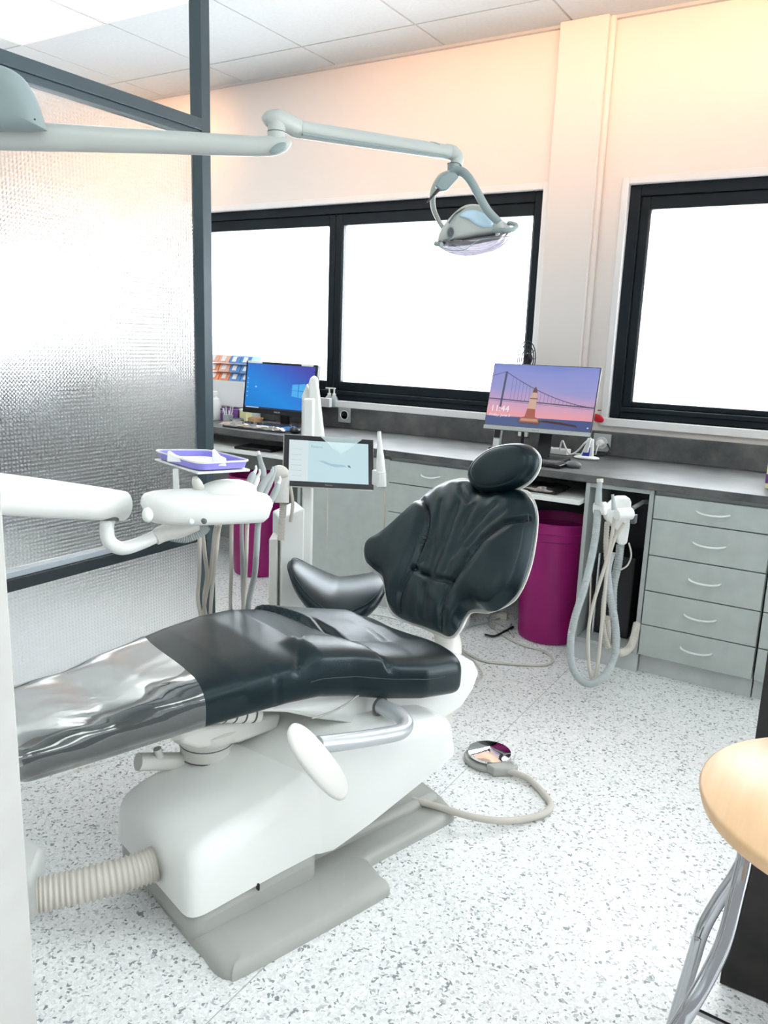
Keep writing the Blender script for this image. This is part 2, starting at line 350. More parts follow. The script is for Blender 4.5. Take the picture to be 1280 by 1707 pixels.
# casings and sill
g = G(); c = .028
for (x0, x1, z0, z1) in (W1, W2, W3):
    g.bb(x0-c, x0, D-.018, D+.03, z0-.03, z1+c); g.bb(x1, x1+c, D-.018, D+.03, z0-.03, z1+c); g.bb(x0, x1, D-.018, D+.03, z1, z1+c)
    g.bb(x0-c, x1+c, D-.022, D+.05, z0-.035, z0)
struct('trim_3', g, 'trimw', bev=.003)
# ceiling: joists of the grid and boards
gx = [-7.29+.6*k for k in range(16)]; gx = [-1.293+.602*k for k in range(-10, 6)]; gy = [3.225-.605*k for k in range(0, 9)]
LIT = [(-3.70, 2.31), (-3.10, 2.31), (-1.0, .8), (-1.0, -.4), (.2, .8), (-5.5, 1.1), (-5.5, 2.3), (-3.4, .5)]
g = G().bb(-7.5, 2.2, -1.7, D, CZ+.012, CZ+.06); struct('ceiling', g, 'ceilgap')
xs = [-7.5]+[x for x in gx if x > -7.4]+[2.2]; ys = [D-.012]+gy+[-1.7]
lit_cells = {(-3.40, 2.31), (-2.8, 2.31), (-1.0, .8), (.2, .2), (.2, 1.4), (-2.2, -.4), (-5.2, 1.7), (-4.6, .5), (-3.4, .5)}
boards = G(); lights = []; grid = G()
for i in range(len(xs)-1):
    for j in range(len(ys)-1):
        a, b = xs[i], xs[i+1]; q, p = ys[j], ys[j+1]
        lit = [c for c in lit_cells if a < c[0] < b and p < c[1] < q]
        if lit: lights.append((a, b, p, q)); continue
        boards.bb(a+.004, b-.004, p+.004, q-.004, CZ, CZ+.011)
struct('ceiling', boards, 'ceil', bev=.0015, bseg=1)
for x in gx: grid.bb(x-.0018, x+.0012, -1.7, D-.02, CZ+.002, CZ+.012)
for y in gy: grid.bb(-7.5, 2.2, y-.0012, y+.001, CZ+.002, CZ+.012)
struct('trim_4', grid, 'ceilgrid')
g = G().bb(-7.5, 2.2, D-.02, D, CZ-.012, CZ+.0); struct('trim_5', g, 'ceilgrid')
names = {}
for k, (a, b, p, q) in enumerate(lights):
    t = thing('ceiling_light', '', 'light', ((a+b)/2, (p+q)/2, CZ-.005), 'square light panels set in the ceiling')
    cx = (a+b)/2
    if -3.6 < cx < -3.2 and p > 1.9: t['label'] = 'lit square ceiling panel at the far top left, above the glass partition'
    elif -3.1 < cx < -2.5: t['label'] = 'lit square ceiling panel at the top edge, right of the corner panel'
    else: t['label'] = 'lit square light panel in the ceiling out of the picture'
    f = G().bb(a+.004, b-.004, p+.004, p+.022, CZ-.005, CZ+.01).bb(a+.004, b-.004, q-.022, q-.004, CZ-.005, CZ+.01)
    f.bb(a+.004, a+.022, p+.022, q-.022, CZ-.005, CZ+.01).bb(b-.022, b-.004, p+.022, q-.022, CZ-.005, CZ+.01)
    obj('frame', f, 'trimw', t); obj('diffuser', G().bb(a+.022, b-.022, p+.022, q-.022, CZ-.001, CZ+.008), 'panel', t)

# near wall corner at the left edge of the photograph
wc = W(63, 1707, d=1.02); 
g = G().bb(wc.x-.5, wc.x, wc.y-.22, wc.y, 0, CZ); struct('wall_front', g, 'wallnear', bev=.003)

# ------------------------------------------------------------------ glass partition
PX = -2.12
t = thing('glass_partition', 'tall dimpled glass partition in grey metal framing on the left', 'partition', (PX, 1.4, 0))
g = G().bb(PX-.055, PX, 2.183, 2.226, 0, CZ); obj('post', g, 'alu', t, bev=.002)
g = G().bb(PX-.055, PX+.001, .2, 2.183, 1.884, 1.922); g.bb(PX-.05, PX-.006, .2, 2.183, 1.862, 1.884); obj('top_rail', g, 'alu', t, bev=.002)
g = G().bb(PX-.055, PX+.001, .2, 2.183, .425, .462); obj('middle_rail', g, 'alu2', t, bev=.002)
g = G().bb(PX-.046, PX-.012, .2, 2.183, .462, .482); obj('glazing_bead', g, 'bead', t, bev=.002)
g = G().bb(PX-.055, PX, .2, 2.183, 0, .06); obj('bottom_rail', g, 'alu2', t, bev=.002)
g = G().bb(PX-.052, PX-.044, .2, 2.183, .482, 1.862); obj('upper_pane', g, 'dotglass', t)
g = G().bb(PX-.052, PX-.044, .2, 2.183, .06, .425); obj('lower_pane', g, 'dotglass', t)

# ------------------------------------------------------------------ worktop and cabinets
FY = 2.91
def fy(x): return float(np.interp(x, [-3.6, -2.3, -1.8, -.85, .4], [3.06, 2.98, 2.93, 2.90, 2.90]))
xs_ = [-3.6, -2.3, -1.8, -.85, .4]
poly = [(x, fy(x)) for x in xs_]+[(.4, D), (-3.6, D)]
g = G().prism([V(x, y, .705) for x, y in poly], (0, 0, .028))
tag(obj('worktop', g, 'slate', bev=.002), 'long dark slate-look worktop running under the windows', 'worktop')
g = G().bb(-3.6, .4, D-.022, D-.001, .7335, .838)
tag(obj('backsplash', g, 'slate', bev=.002), 'low dark upstand along the wall behind the worktop', 'backsplash')
def handle(g, x0, x1, z, y):
    xm = (x0+x1)/2
    P = [V(x0, y, z), V(x0+.008, y-.014, z-.001), V((x0+xm)/2, y-.022, z-.004), V(xm, y-.025, z-.005), V((x1+xm)/2, y-.022, z-.004), V(x1-.008, y-.014, z-.001), V(x1, y, z)]
    return g.tube(P, .0036, 8, 4)
def carcass(t, x0, x1, y, open_front=False, y1=D-.03, plinth=True):
    g = G(); k = .016; z0, z1 = .078, .704
    g.bb(x0, x0+k, y, y1, z0, z1); g.bb(x1-k, x1, y, y1, z0, z1); g.bb(x0+k, x1-k, y, y1, z0, z0+k); g.bb(x0+k, x1-k, y, y1, z1-k, z1)
    g.bb(x0+k, x1-k, y1-.01, y1, z0+k, z1-k); obj('body', g, 'lamedge', t, bev=.001, bseg=1)
    if plinth: obj('plinth', G().bb(x0, x1, y+.02, y+.036, 0, .0775), 'plinth', t)
def drawers(x0, x1, y, zs, label, hw=.075):
    t = thing('drawer_cabinet', label, 'cabinet', ((x0+x1)/2, y, 0))
    carcass(t, x0, x1, y+.019)
    for a, b in zip(zs[:-1], zs[1:]):
        d = obj('drawer', G().bb(x0+.002, x1-.002, y, y+.018, b+.002, a-.002), 'lam', t, bev=.0012, bseg=2)
        zc = (a+b)/2+.004; xm = (x0+x1)/2+.005; obj('handle', handle(G(), xm-hw*.6, xm+hw*.6, zc, y), 'steel', d)
    return t
drawers(-.637, -.243, FY, [.690, .601, .466, .331, .200, .079], 'grey five-drawer unit nearest the right edge with curved steel handles', .09)
drawers(-.238, .12, FY, [.690, .601, .466, .331, .200, .079], 'grey drawer unit cut off by the right edge of the photo')
drawers(-1.768, -1.366, 2.935, [.690, .592, .463, .331, .200, .079], 'grey drawer unit behind the chair backrest, left of the right-hand bin')
t = thing('base_cabinet', 'plain grey door cabinet behind the tablet screen and stool', 'cabinet', (-2.0, 2.95, 0))
carcass(t, -2.205, -1.772, 2.969); obj('door', G().bb(-2.203, -1.774, 2.95, 2.968, .079, .690), 'lam', t, bev=.0012)
t = thing('open_cabinet', 'tall open grey compartment with black inside where the suction hoses hang', 'cabinet', (-.76, FY, 0))
carcass(t, -.889, -.639, FY)
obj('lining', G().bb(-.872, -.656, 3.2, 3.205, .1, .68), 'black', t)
t = thing('equipment_box', 'black box standing inside the open compartment with the hoses', 'box', (-.74, 3.05, .095))
obj('housing', G().bb(-.835, -.70, 3.0, 3.18, .0945, .42), 'blackp', t, bev=.006); obj('trim_strip', G().bb(-.838, -.833, 2.985, 2.999, .0945, .42), 'steel', t)
# knee recess: grey panels, and black sheets standing in for shade 
struct('painted_knee_shade', G().bb(-1.364, -.891, D-.02, D-.001, 0, .704), 'black')  # added black sheet, recess shade put into its colour
struct('trim_7', G().bb(-3.6, -2.31, D-.02, D-.001, 0, .704).bb(-2.31, -2.292, 2.99, D-.03, 0, .704), 'lamedge')
struct('painted_gap_shade', G().bb(-2.29, -2.21, 3.05, 3.07, 0, .704), 'black')  # black strip paints the shade inside the narrow gap
# keyboard shelves
for (x0, x1, y0, lab) in ((-1.36, -.893, 2.86, 'white pull-out shelf under the worktop above the right-hand bin'), (-3.3, -2.335, 2.96, 'white pull-out shelf under the worktop above the left-hand bin')):
    t = thing('pull_out_shelf', lab, 'shelf', ((x0+x1)/2, y0+.2, .62))
    obj('board', G().bb(x0, x1, y0, y0+.4, .622, .640), 'white', t, bev=.002); obj('runner', G().bb(x0+.002, x0+.012, y0+.1, y0+.4, .6405, .7045), 'gdark', t); obj('runner', G().bb(x1-.012, x1-.002, y0+.1, y0+.4, .6405, .7045), 'gdark', t)
def keyboard(name, lab, c, rz, wd=.36, dp=.13, wrapped=True, m='blackp'):
    t = thing(name, lab, 'keyboard', c); R = Matrix.Rotation(rz, 3, 'Z'); c = Vector(c)
    obj('case', G().box(c+V(0, 0, .008), (wd, dp, .014), rz), m, t, bev=.004)
    k = G()
    for i in range(15):
        for j in range(5):
            k.box(c+R@V(-wd/2+.018+i*(wd-.03)/15, -dp/2+.02+j*(dp-.03)/5, .017), ((wd-.03)/15-.003, (dp-.03)/5-.003, .005), rz)
    ko = obj('keys', k, 'gdark', t)
    if wrapped:
        s = G(); n1, n2 = 24, 10; vs = []; 
        for j in range(n2+1):
            for i in range(n1+1): vs.append(c+R@V((i/n1-.5)*(wd+.03), (j/n2-.5)*(dp+.03), .026+.004*math.sin(i*1.3+j)*math.cos(j*1.9-i*.4)-(.014 if i in (0, n1) or j in (0, n2) else 0)))
        s.add(vs, [[j*(n1+1)+i, j*(n1+1)+i+1, (j+1)*(n1+1)+i+1, (j+1)*(n1+1)+i] for j in range(n2) for i in range(n1)])
        obj('plastic_wrap', s, 'film', t)
    return t
keyboard('keyboard', 'black keyboard in clear wrap on the shelf above the right-hand bin', (-1.17, 2.96, .640), 0, .34, .12)
keyboard('keyboard', 'keyboard in clear wrap on the worktop before the left monitor', (-2.66, 3.12, .733), .05, .38, .12, m='gdark')
keyboard('keyboard', 'black keyboard on the worktop under the lighthouse monitor', (-1.16, 3.02, .733), -.08, .30, .10, False)
t = thing('folder', 'thin black folder lying on the left pull-out shelf', 'folder', (-2.6, 3.05, .640)); obj('cover', G().box((-2.6, 3.06, .6475), (.22, .14, .014), .1), 'blackp', t, bev=.004)
obj('clasp', G().box((-2.6, 2.995, .6475), (.03, .006, .008), .1), 'gdark', t)
# purple bins
def bin_(lab, x, y):
    t = thing('waste_bin', lab, 'bin', (x, y, 0), 'magenta plastic bins')
    g = G().lathe([(.105, 0), (.122, .004), (.126, .02), (.133, .25), (.137, .475), (.134, .475), (.130, .25), (.120, .012), (.01, .01)], (x, y, 0), n=48); obj('body', g, 'bin', t)
    g = G().lathe([(.138, .435), (.143, .437), (.145, .468), (.150, .470), (.152, .505), (.148, .510), (.143, .505), (.138, .47), (.138, .435)], (x, y, 0), n=48, cap=False); obj('rim', g, 'bin', t)
    return t
bin_('magenta waste bin under the worktop behind the chair headrest', -1.055, 3.10)
bin_('magenta waste bin under the left desk, seen behind the hanging hoses', -2.62, 3.07)

# ------------------------------------------------------------------ dental chair
CH = thing('dental_chair', 'black leather dental treatment chair on white and grey base', 'dental chair', ST(.3, -.05, 0))
# grey floor plate
pz = .03
pl = [(0.03, -.17), (0.01, .0), (0.006, .15), (0.008, .20), (.006, .25), (.02, .283), (.06, .293), (.385, .297), (.412, .285), (.42, .262), (.43, .215), (.452, .196), (.70, .192), (.735, .18), (.75, .15), (.77, .05), (.77, -.17), (.74, -.2), (.44, -.2), (.3, -.18), (.12, -.175)]
pc = [toST(p) for p in []]
R_ = []
P2 = catmull([V(a, b, 0) for a, b in pl], 4, True)
cen = V(.35, 0, 0)
for sc_, z in ((1.0, 0), (1.0, .014), (.985, .024), (.955, .030), (.9, .031)):
    R_.append([ST((cen+(p-cen)*sc_).x, (cen+(p-cen)*sc_).y, z) for p in P2])
obj('floor_plate', G().rings(R_), 'grey', CH, smooth=50)
def hexa(s0, s1, t0, t1, zb, zt0, zt1, zb1=None):
    zb1 = zb if zb1 is None else zb1
    g = G(); vs = [ST(s0, t0, zb), ST(s0, t1, zb), ST(s1, t1, zb1), ST(s1, t0, zb1), ST(s0, t0, zt0), ST(s0, t1, zt0), ST(s1, t1, zt1), ST(s1, t0, zt1)]
    return g.add(vs, [(0, 3, 2, 1), (4, 5, 6, 7), (0, 1, 5, 4), (1, 2, 6, 5), (2, 3, 7, 6), (3, 0, 4, 7)])
obj('base_housing', hexa(0, .31, -.178, .178, .002, .085, .10), 'grey', CH, bev=.028)
obj('base_rear', hexa(.29, .735, -.13, .13, .015, .06, .05), 'grey', CH, bev=.015)
# white front cover
def sect(s, hw, zb, zt, r=.045, n=8, tc=0, sl=0):
    pts = [(-hw, zb)]
    for k in range(n+1): a = PI-PI/2*k/n; pts.append((-hw+.01+r+r*math.cos(a), zt-r+r*math.sin(a)))
    for k in range(n+1): a = PI/2-PI/2*k/n; pts.append((hw-.01-r+r*math.cos(a), zt-r+r*math.sin(a)))
    pts.append((hw, zb)); return [ST(s+sl*t, t+tc, z) for t, z in pts]
rr = [sect(-.008, .145, .076, .130, .02), sect(-.0075, .152, .076, .142, .025), sect(-.005, .164, .076, .158, .03), sect(.002, .173, .076, .176, .035), sect(.012, .178, .0765, .190, .04), sect(.025, .180, .077, .200, .045), sect(.05, .181, .079, .212, .05), sect(.12, .181, .084, .228, .05), sect(.2, .181, .089, .245, .05), sect(.255, .182, .093, .258, .05, sl=.22), sect(.268, .182, .094, .262, .05, sl=.24), sect(.270, .178, .096, .256, .05, sl=.24)]
obj('front_cover', G().rings(rr), 'white', CH, smooth=55)
obj('cover_catch', G().box(WT(430, 1478, .182), (.008, .004, .014), -A), 'blackp', CH)
# lift arm cover
rr = [sect(.205, .174, .135, .236, .05), sect(.29, .178, .085, .262, .05, sl=.1), sect(.335, .183, .082, .286, .05, sl=.05), sect(.45, .184, .105, .318, .05), sect(.58, .184, .142, .315, .05), sect(.68, .184, .170, .295, .045), sect(.722, .182, .185, .275, .035), sect(.730, .176, .195, .262, .03)]
obj('lift_arm_cover', G().rings(rr), 'white', CH, smooth=55)
# upper white frame
pf = [(350, 1191), (400, 1170), (450, 1152), (560, 1140), (690, 1140), (745, 1125), (752, 1098), (768, 1092), (792, 1104), (800, 1122), (790, 1150), (770, 1180), (738, 1200), (700, 1208), (640, 1211), (590, 1206), (530, 1200), (480, 1189), (430, 1188), (385, 1191)]
pw = [WT(x, y, float(np.interp(x, [350, 450, 600], [-.02, .03, .09]))) for x, y in pf]
off = DIR(0, -.36, 0)
obj('seat_frame', G().prism(pw, off), 'white', CH, bev=.012, bseg=4)
gr = G().tube([WT(x, y, .092) for x, y in ((605, 1152), (580, 1172), (550, 1188), (520, 1197))], .0025, 8); obj('frame_groove', gr, 'grey', CH)
obj('hinge_bracket', G().prism([WT(x, y, .07) for x, y in ((690, 1195), (755, 1188), (752, 1216), (735, 1222), (722, 1212), (716, 1224), (700, 1212))], DIR(0, -.1, 0)), 'white2', CH, bev=.004)
# underside swivel mount
mm = WT(345, 1240, -.12)
g = G().lathe([(.035, -.055), (.058, -.05), (.060, -.02), (.062, -.018), (.062, .01), (.068, .02), (.085, .035), (.088, .055), (.07, .065)], mm); obj('swivel_joint', g, 'white2', CH)
for dz in (-.022, .008): obj('joint_ring', G().lathe([(.0625, 0), (.0632, .0015), (.0625, .003)], mm+V(0, 0, dz), cap=False), 'gdark', CH)
g = G().prism([WT(x, y, -.04) for x, y in ((300, 1218), (470, 1190), (465, 1215), (400, 1240), (330, 1250), (300, 1240))], DIR(0, -.16, 0)); obj('swivel_plate', g, 'white2', CH, bev=.01)
for (x, y) in ((348, 1217), (393, 1218)): obj('bolt_cap', G().lathe([(.012, 0), (.012, .004), (.006, .006)], WT(x, y, -.06)), 'gdark', CH)
g = G().tube([WT(345, 1190, -.02), WT(430, 1190, -.02)], .020, 16, 1); obj('pivot_sleeve', g, 'white2', CH)
for k in range(4): obj('sleeve_ring', G().tube([WT(372+k*16, 1190, -.018), WT(373.5+k*16, 1190, -.018)], .0206, 16, 1), 'gdark', CH)
g = G().tube([WT(230, 1270, -.13), WT(330, 1268, -.13)], .02, 12, 1).tube([WT(262, 1248, -.12), WT(266, 1262, -.12)], .009, 12, 1); obj('support_arm', g, 'white2', CH)
g = G().prism([WT(x, y, -.1) for x, y in ((345, 1265), (440, 1220), (460, 1245), (390, 1283), (360, 1285))], DIR(0, -.12, -.0)); obj('mount_plate', g, 'grey', CH, bev=.004)
g = G().lathe([(.02, 0), (.016, .04), (.024, .09)], WT(425, 1268, -.1)); obj('mount_post', g, 'white2', CH)

# seat cushion
KS = [-.215, -.05, .1, .2, .3, .38, .46, .55, .65, .76]
ZT = [.405, .428, .468, .490, .503, .505, .492, .470, .452, .440]
NR = [-.070, -.038, .02, .058, .078, .090, .10, .125, .150, .158]
FR = [-.40, -.375, -.362, -.36, -.36, -.355, -.35, -.335, -.31, -.26]
def seamST(px, z): return [toST(W(x, y, Z=z)) for x, y in px]
near_seam = seamST([(497, 1150), (498, 1110), (499, 1085), (508, 1074), (540, 1070), (600, 1078), (650, 1092), (700, 1090), (748, 1104)], .475)
far_seam = seamST([(378, 1004), (430, 1019), (500, 1034), (560, 1050), (590, 1056), (640, 1050)], .475)
def dist_poly(a, b, P):
    best = 9
    for (x0, y0), (x1, y1) in zip(P[:-1], P[1:]):
        dx, dy = x1-x0, y1-y0; L = dx*dx+dy*dy+1e-12; t = max(0, min(1, ((a-x0)*dx+(b-y0)*dy)/L))
        best = min(best, math.hypot(a-x0-t*dx, b-y0-t*dy))
    return best
def sm(x): x = max(0, min(1, x)); return x*x*(3-2*x)
near_s = [(s, t) for s, t in near_seam[3:]]
def seat_disp(s, t):
    h = -.008*math.exp(-(dist_poly(s, t, near_seam)/.0055)**2) - .008*math.exp(-(dist_poly(s, t, far_seam)/.0055)**2)
    ns = np.interp(s, [p[0] for p in near_s], [p[1] for p in near_s]); fs = np.interp(s, [p[0] for p in far_seam], [p[1] for p in far_seam])
    gate = sm((s-.33)/.05)
    h += .016*gate*sm((t-ns)/.035)*sm((.80-s)/.06)
    h += .016*sm((s-.40)/.08)*sm((fs-t)/.035)*sm((.74-s)/.04)
    if s > .4: h -= .012*sm((s-.4)/.15)*math.exp(-((t+.11)/.10)**2)
    return h
def seat_ring(s, grow=0, n=96, shr=1.0, zsh=1.0):
    zt = float(np.interp(s, KS, ZT)); a = float(np.interp(s, KS, FR)); b = float(np.interp(s, KS, NR))
    hh = float(np.interp(s, [-.2, .1, .2, .45, .76], [.044, .052, .054, .062, .064])); c = (a+b)/2; hw = (b-a)/2*shr+grow; mid = zt-hh; hh = hh*zsh+grow
    out = []
    for k in range(n):
        th = 2*PI*k/n; u, q = math.cos(th), math.sin(th)
        t = c+hw*math.copysign(abs(u)**.40, u); z = mid+hh*math.copysign(abs(q)**(.62 if q > 0 else .5), q)
        side = math.exp(-(dist_poly(s, b-.0, [(near_seam[0][0]+.0, b), (near_seam[0][0], b+.001)])/.004)**2)*.003 if (u > .6 and q > -.5) else 0
        if q > 0: z += seat_disp(s, t)*sm(q*2.2)
        out.append(ST(s, t-side, z))
    return out
def samples():
    L = []
    for k in range(9): f = k/8; q = 1-f; L.append((-.235+.035*(1-math.cos(f*PI/2))*0+.0+.04*(1-math.sqrt(1-(1-q)**2) if 0 else (1-math.cos(f*PI/2))), 1-.10*q**2, max(.12, math.sqrt(max(0, 1-q**2.2)))))
    for s in np.arange(-.19, .73, .0075): L.append((float(s), 1, 1))
    for k in range(1, 10): f = k/9; L.append((.73+.045*math.sin(f*PI/2), 1-.14*f**3, max(.12, math.sqrt(max(0, 1-f**4)))))
    return L
cush = G().rings([seat_ring(s, 0, 120, a, b) for s, a, b in samples()])
seat = obj('seat_cushion', cush, 'leather', CH, smooth=80)
# stitching line along the side of the cushion
st_ = G().tube([ST(s, float(np.interp(s, KS, NR))+.0006, float(np.interp(s, KS, ZT))-.055) for s in np.arange(.345, .72, .03)], .0011, 6, 3); obj('stitching', st_, 'stitch', seat)
# plastic protector on the foot end
edge_px = [(236, 1054), (262, 1085), (300, 1115), (328, 1140), (342, 1168), (348, 1197)]
es = [toST(W(x, y, Z=z)) for (x, y), z in zip(edge_px, (.47, .47, .475, .475, .45, .41))]
rings = []; nu = 60
for i in range(34):
    f = i/33; row = []
    for k in range(nu+1):
        th = PI*1.12*k/nu - .12*PI
        v = math.cos(th); tt = (float(np.interp(.0, KS, FR))+float(np.interp(0, KS, NR)))/2 + .17*v
        smax = float(np.interp(tt, [p[1] for p in es][::1] if es[0][1] < es[-1][1] else [p[1] for p in es][::-1], [p[0] for p in es][::1] if es[0][1] < es[-1][1] else [p[0] for p in es][::-1]))
        s = -.236+(smax+.236)*f
        zt = float(np.interp(s, KS, ZT)); a = float(np.interp(s, KS, FR)); b = float(np.interp(s, KS, NR)); hh = float(np.interp(s, [-.2, .1, .2], [.044, .052, .054]))
        c = (a+b)/2; gw = .0035+.0015*math.sin(s*45+k*.2)*math.sin(k*.22); hw = (b-a)/2+gw; q = math.sin(th)
        row.append(ST(s, c+hw*math.copysign(abs(v)**.45, v), zt-hh+(hh+gw)*math.copysign(abs(q)**.62, q)-(.012 if th < -.3 else 0)))
    rings.append(row)
pc_ = obj('plastic_protector', G().rings(rings, False, False, closed=False), 'film', CH, smooth=180)
pc_['label'] = 'clear wrinkled plastic protector over the foot end'

# backrest
BO = np.array(ST(.93, -.16, .38)); be = np.array(DIR(.25, 0, .375)); be = be/np.linalg.norm(be); bl = np.array(DIR(0, 1, 0)); bn = np.cross(bl, be)
if bn @ (O-BO) < 0: bn = -bn
def pillow(px, o, e1, e2, n, cx, front, back, disp=None, rings=26, inset=0):
    P = [V(*onpl(x, y, o, e1, e2), 0) for x, y in px]; P = catmull(P, 8, True); c = V(cx[0], cx[1], 0)
    e1, e2, n, o = Vector(e1), Vector(e2), Vector(n), Vector(o); g = G(); rs = []
    def ring(f, sgn):
        h = (front if sgn > 0 else back)*(max(0, 1-f**5))**.55; out = []
        for p in P:
            q = c+(p-c)*f*(1-inset); hh = sgn*h+(disp(q.x, q.y, f) if disp and sgn > 0 else 0)
            out.append(o+e1*q.x+e2*q.y+n*hh)
        return out
    fs = [.002]+[math.sin(PI/2*k/rings)**.8 for k in range(1, rings)]+[.985, .995, 1]
    rs = [ring(f, 1) for f in fs]+[ring(f, -1) for f in fs[::-1]][1:]
    return g.rings(rs)
back_px = [(785, 802), (762, 801), (742, 807), (722, 818), (700, 836), (672, 862), (640, 890), (616, 905), (609, 917), (610, 935), (622, 948), (638, 962), (644, 985), (648, 1008), (658, 1024), (680, 1036), (706, 1045), (730, 1054), (748, 1061), (760, 1053), (770, 1034), (782, 1018), (800, 1015), (815, 1019), (830, 1017), (850, 1002), (866, 982), (879, 950), (888, 915), (894, 875), (893, 850), (886, 832), (872, 819), (855, 816), (832, 820), (806, 822), (795, 812)]
bseams = [[(705, 833), (722, 855), (725, 876), (719, 907), (700, 952), (678, 993), (670, 1023)], [(890, 868), (850, 880), (815, 907), (788, 943), (764, 978), (745, 1017), (739, 1052)], [(699, 953), (712, 961), (729, 968), (746, 974), (765, 977)]]
BS = [[onpl(x, y, BO, bl, be) for x, y in s] for s in bseams]
fold = [[(775, 850), (760, 890), (742, 940), (733, 960)], [(800, 850), (775, 900), (752, 960)], [(835, 850), (800, 890), (765, 935)], [(745, 845), (740, 880), (728, 925), (715, 945)], [(850, 860), (820, 885), (790, 920)], [(775, 815), (780, 830), (790, 845)], [(720, 985), (712, 1030)]]
FO = [[onpl(x, y, BO, bl, be) for x, y in s] for s in fold]
def back_disp(a, b, f):
    fade = sm((1-f)/.08)
    h = 0
    for s in BS: h -= .013*math.exp(-(dist_poly(a, b, s)/.007)**2)
    for k, s in enumerate(FO): h -= .0050*math.exp(-(dist_poly(a, b, s)/.009)**2)
    d1 = dist_poly(a, b, BS[0]); d2 = dist_poly(a, b, BS[1])
    la = np.interp(b, [p[1] for p in BS[0]][::-1], [p[0] for p in BS[0]][::-1]); ra = np.interp(b, [p[1] for p in BS[1]][::-1], [p[0] for p in BS[1]][::-1])
    h += .014*sm((la-a)/.05)+.014*sm((a-ra)/.05)
    h += .0018*math.sin(a*95+b*60)*math.sin(b*35-a*28)*(1 if la < a < ra else .15)
    return h*fade
back = obj('backrest', pillow(back_px, BO, bl, be, bn, (-.03, .26), .040, .022, back_disp, 60), 'leather', CH, smooth=80)
shell_px = [(785, 800), (760, 798), (720, 815), (668, 862), (612, 903), (606, 917), (607, 938), (620, 952), (636, 966), (646, 1012), (660, 1030), (706, 1049), (746, 1065), (765, 1055), (784, 1023), (815, 1022), (852, 1006), (870, 984), (884, 950), (892, 915), (897, 875), (896, 850), (889, 830), (874, 816), (832, 818), (800, 815)]
obj('backrest_shell', pillow(shell_px, BO-bn*.026, bl, be, bn, (-.03, .26), .008, .035, None, 14), 'white2', CH, smooth=70)
g = G()
sp_ = [(893, 862), (893, 885), (887, 920), (877, 955), (864, 985)]
for off_ in (.006,): g.tube([Vector(BO)+Vector(bl)*onpl(x-7, y, BO, bl, be)[0]+Vector(be)*onpl(x-7, y, BO, bl, be)[1]+Vector(bn)*.020 for x, y in sp_], .0012, 6, 5)
obj('stitching', g, 'stitch', back)
# headrest
HO = BO+bn*.03
he = be*math.cos(.25)+bn*math.sin(.25); hn = np.cross(bl, he); hn = hn if hn@(O-HO) > 0 else -hn
HC = HO+be*.50
head_px = [(783, 797), (787, 780), (800, 764), (820, 750), (845, 742), (870, 740), (888, 745), (898, 758), (898, 775), (890, 792), (876, 806), (856, 816), (832, 822), (808, 822), (792, 814)]
cxh = onpl(842, 781, HC, bl, he)
hr = obj('headrest', pillow(head_px, HC, bl, he, hn, cxh, .042, .012, lambda a, b, f: -.004*math.exp(-((f-.80)/.02)**2), 30), 'leather', CH, smooth=80)
obj('headrest_shell', pillow([(x+(3 if x > 850 else 0), y+(3 if x > 850 else 1)) for x, y in head_px], HC-hn*.014, bl, he, hn, cxh, .006, .02, None, 12), 'white', CH, smooth=70)
g = G().tube([Vector(BO+be*.38-bn*.03), Vector(BO+be*.50-bn*.02), Vector(HC+he*.02-hn*.02)], .018, 12, flat=.5, up=list(bn)); obj('headrest_stem', g, 'white2', CH)
# back support column
cs = [(.88, .30), (.905, .36), (.93, .42), (.97, .48)]
_b = Vector(bn)
g = G().tube([W(738, 1120, d=2.35), W(742, 1080, d=2.42)-_b*.02, W(735, 1040, d=2.48)-_b*.03, Vector(BO+be*.15-bn*.06)], [.042, .040, .040, .035], 16, 5, up=list(DIR(0, 1, 0))); obj('back_support', g, 'white2', CH)
# armrest: tube handle and pad
g = G().tube([WT(632, 1176, .10), WT(645, 1182, .13), WT(665, 1192, .17), WT(676, 1206, .20), WT(668, 1219, .215), WT(640, 1226, .22), WT(590, 1234, .225), WT(530, 1242, .228)], .0185, 20, 8); obj('armrest_bar', g, 'silver', CH)
obj('bar_collar', G().lathe([(.022, 0), (.024, .004), (.022, .008)], WT(632, 1176, .098), DIR(0, 1, 0)), 'gdark', CH)
rt0 = Vector((MC[0][0], MC[0][1], 0)).normalized(); fw0 = V(-rt0.y, rt0.x, 0); po = WT(531, 1272, .262); pe = (WT(578, 1328, .24)-WT(486, 1218, .24)); L = pe.length; pe.normalize(); pq = (rt0*.5+fw0*.86); pq = (pq-pe*pq.dot(pe)).normalized(); pn = pe.cross(pq)
g = G(); rs = []
for f, h in ((.01, -.006), (.6, -.007), (.92, -.006), (.985, -.003), (1.0, 0), (.985, .004), (.9, .008), (.6, .011), (.01, .012)):
    rs.append([po+pe*(L/2*f*math.copysign(abs(math.cos(2*PI*k/48))**.8, math.cos(2*PI*k/48)))+pq*(.034*f*math.copysign(abs(math.sin(2*PI*k/48))**.8, math.sin(2*PI*k/48)))+pn*h for k in range(48)])
obj('armrest_pad', g.rings(rs), 'white2', CH, smooth=60)

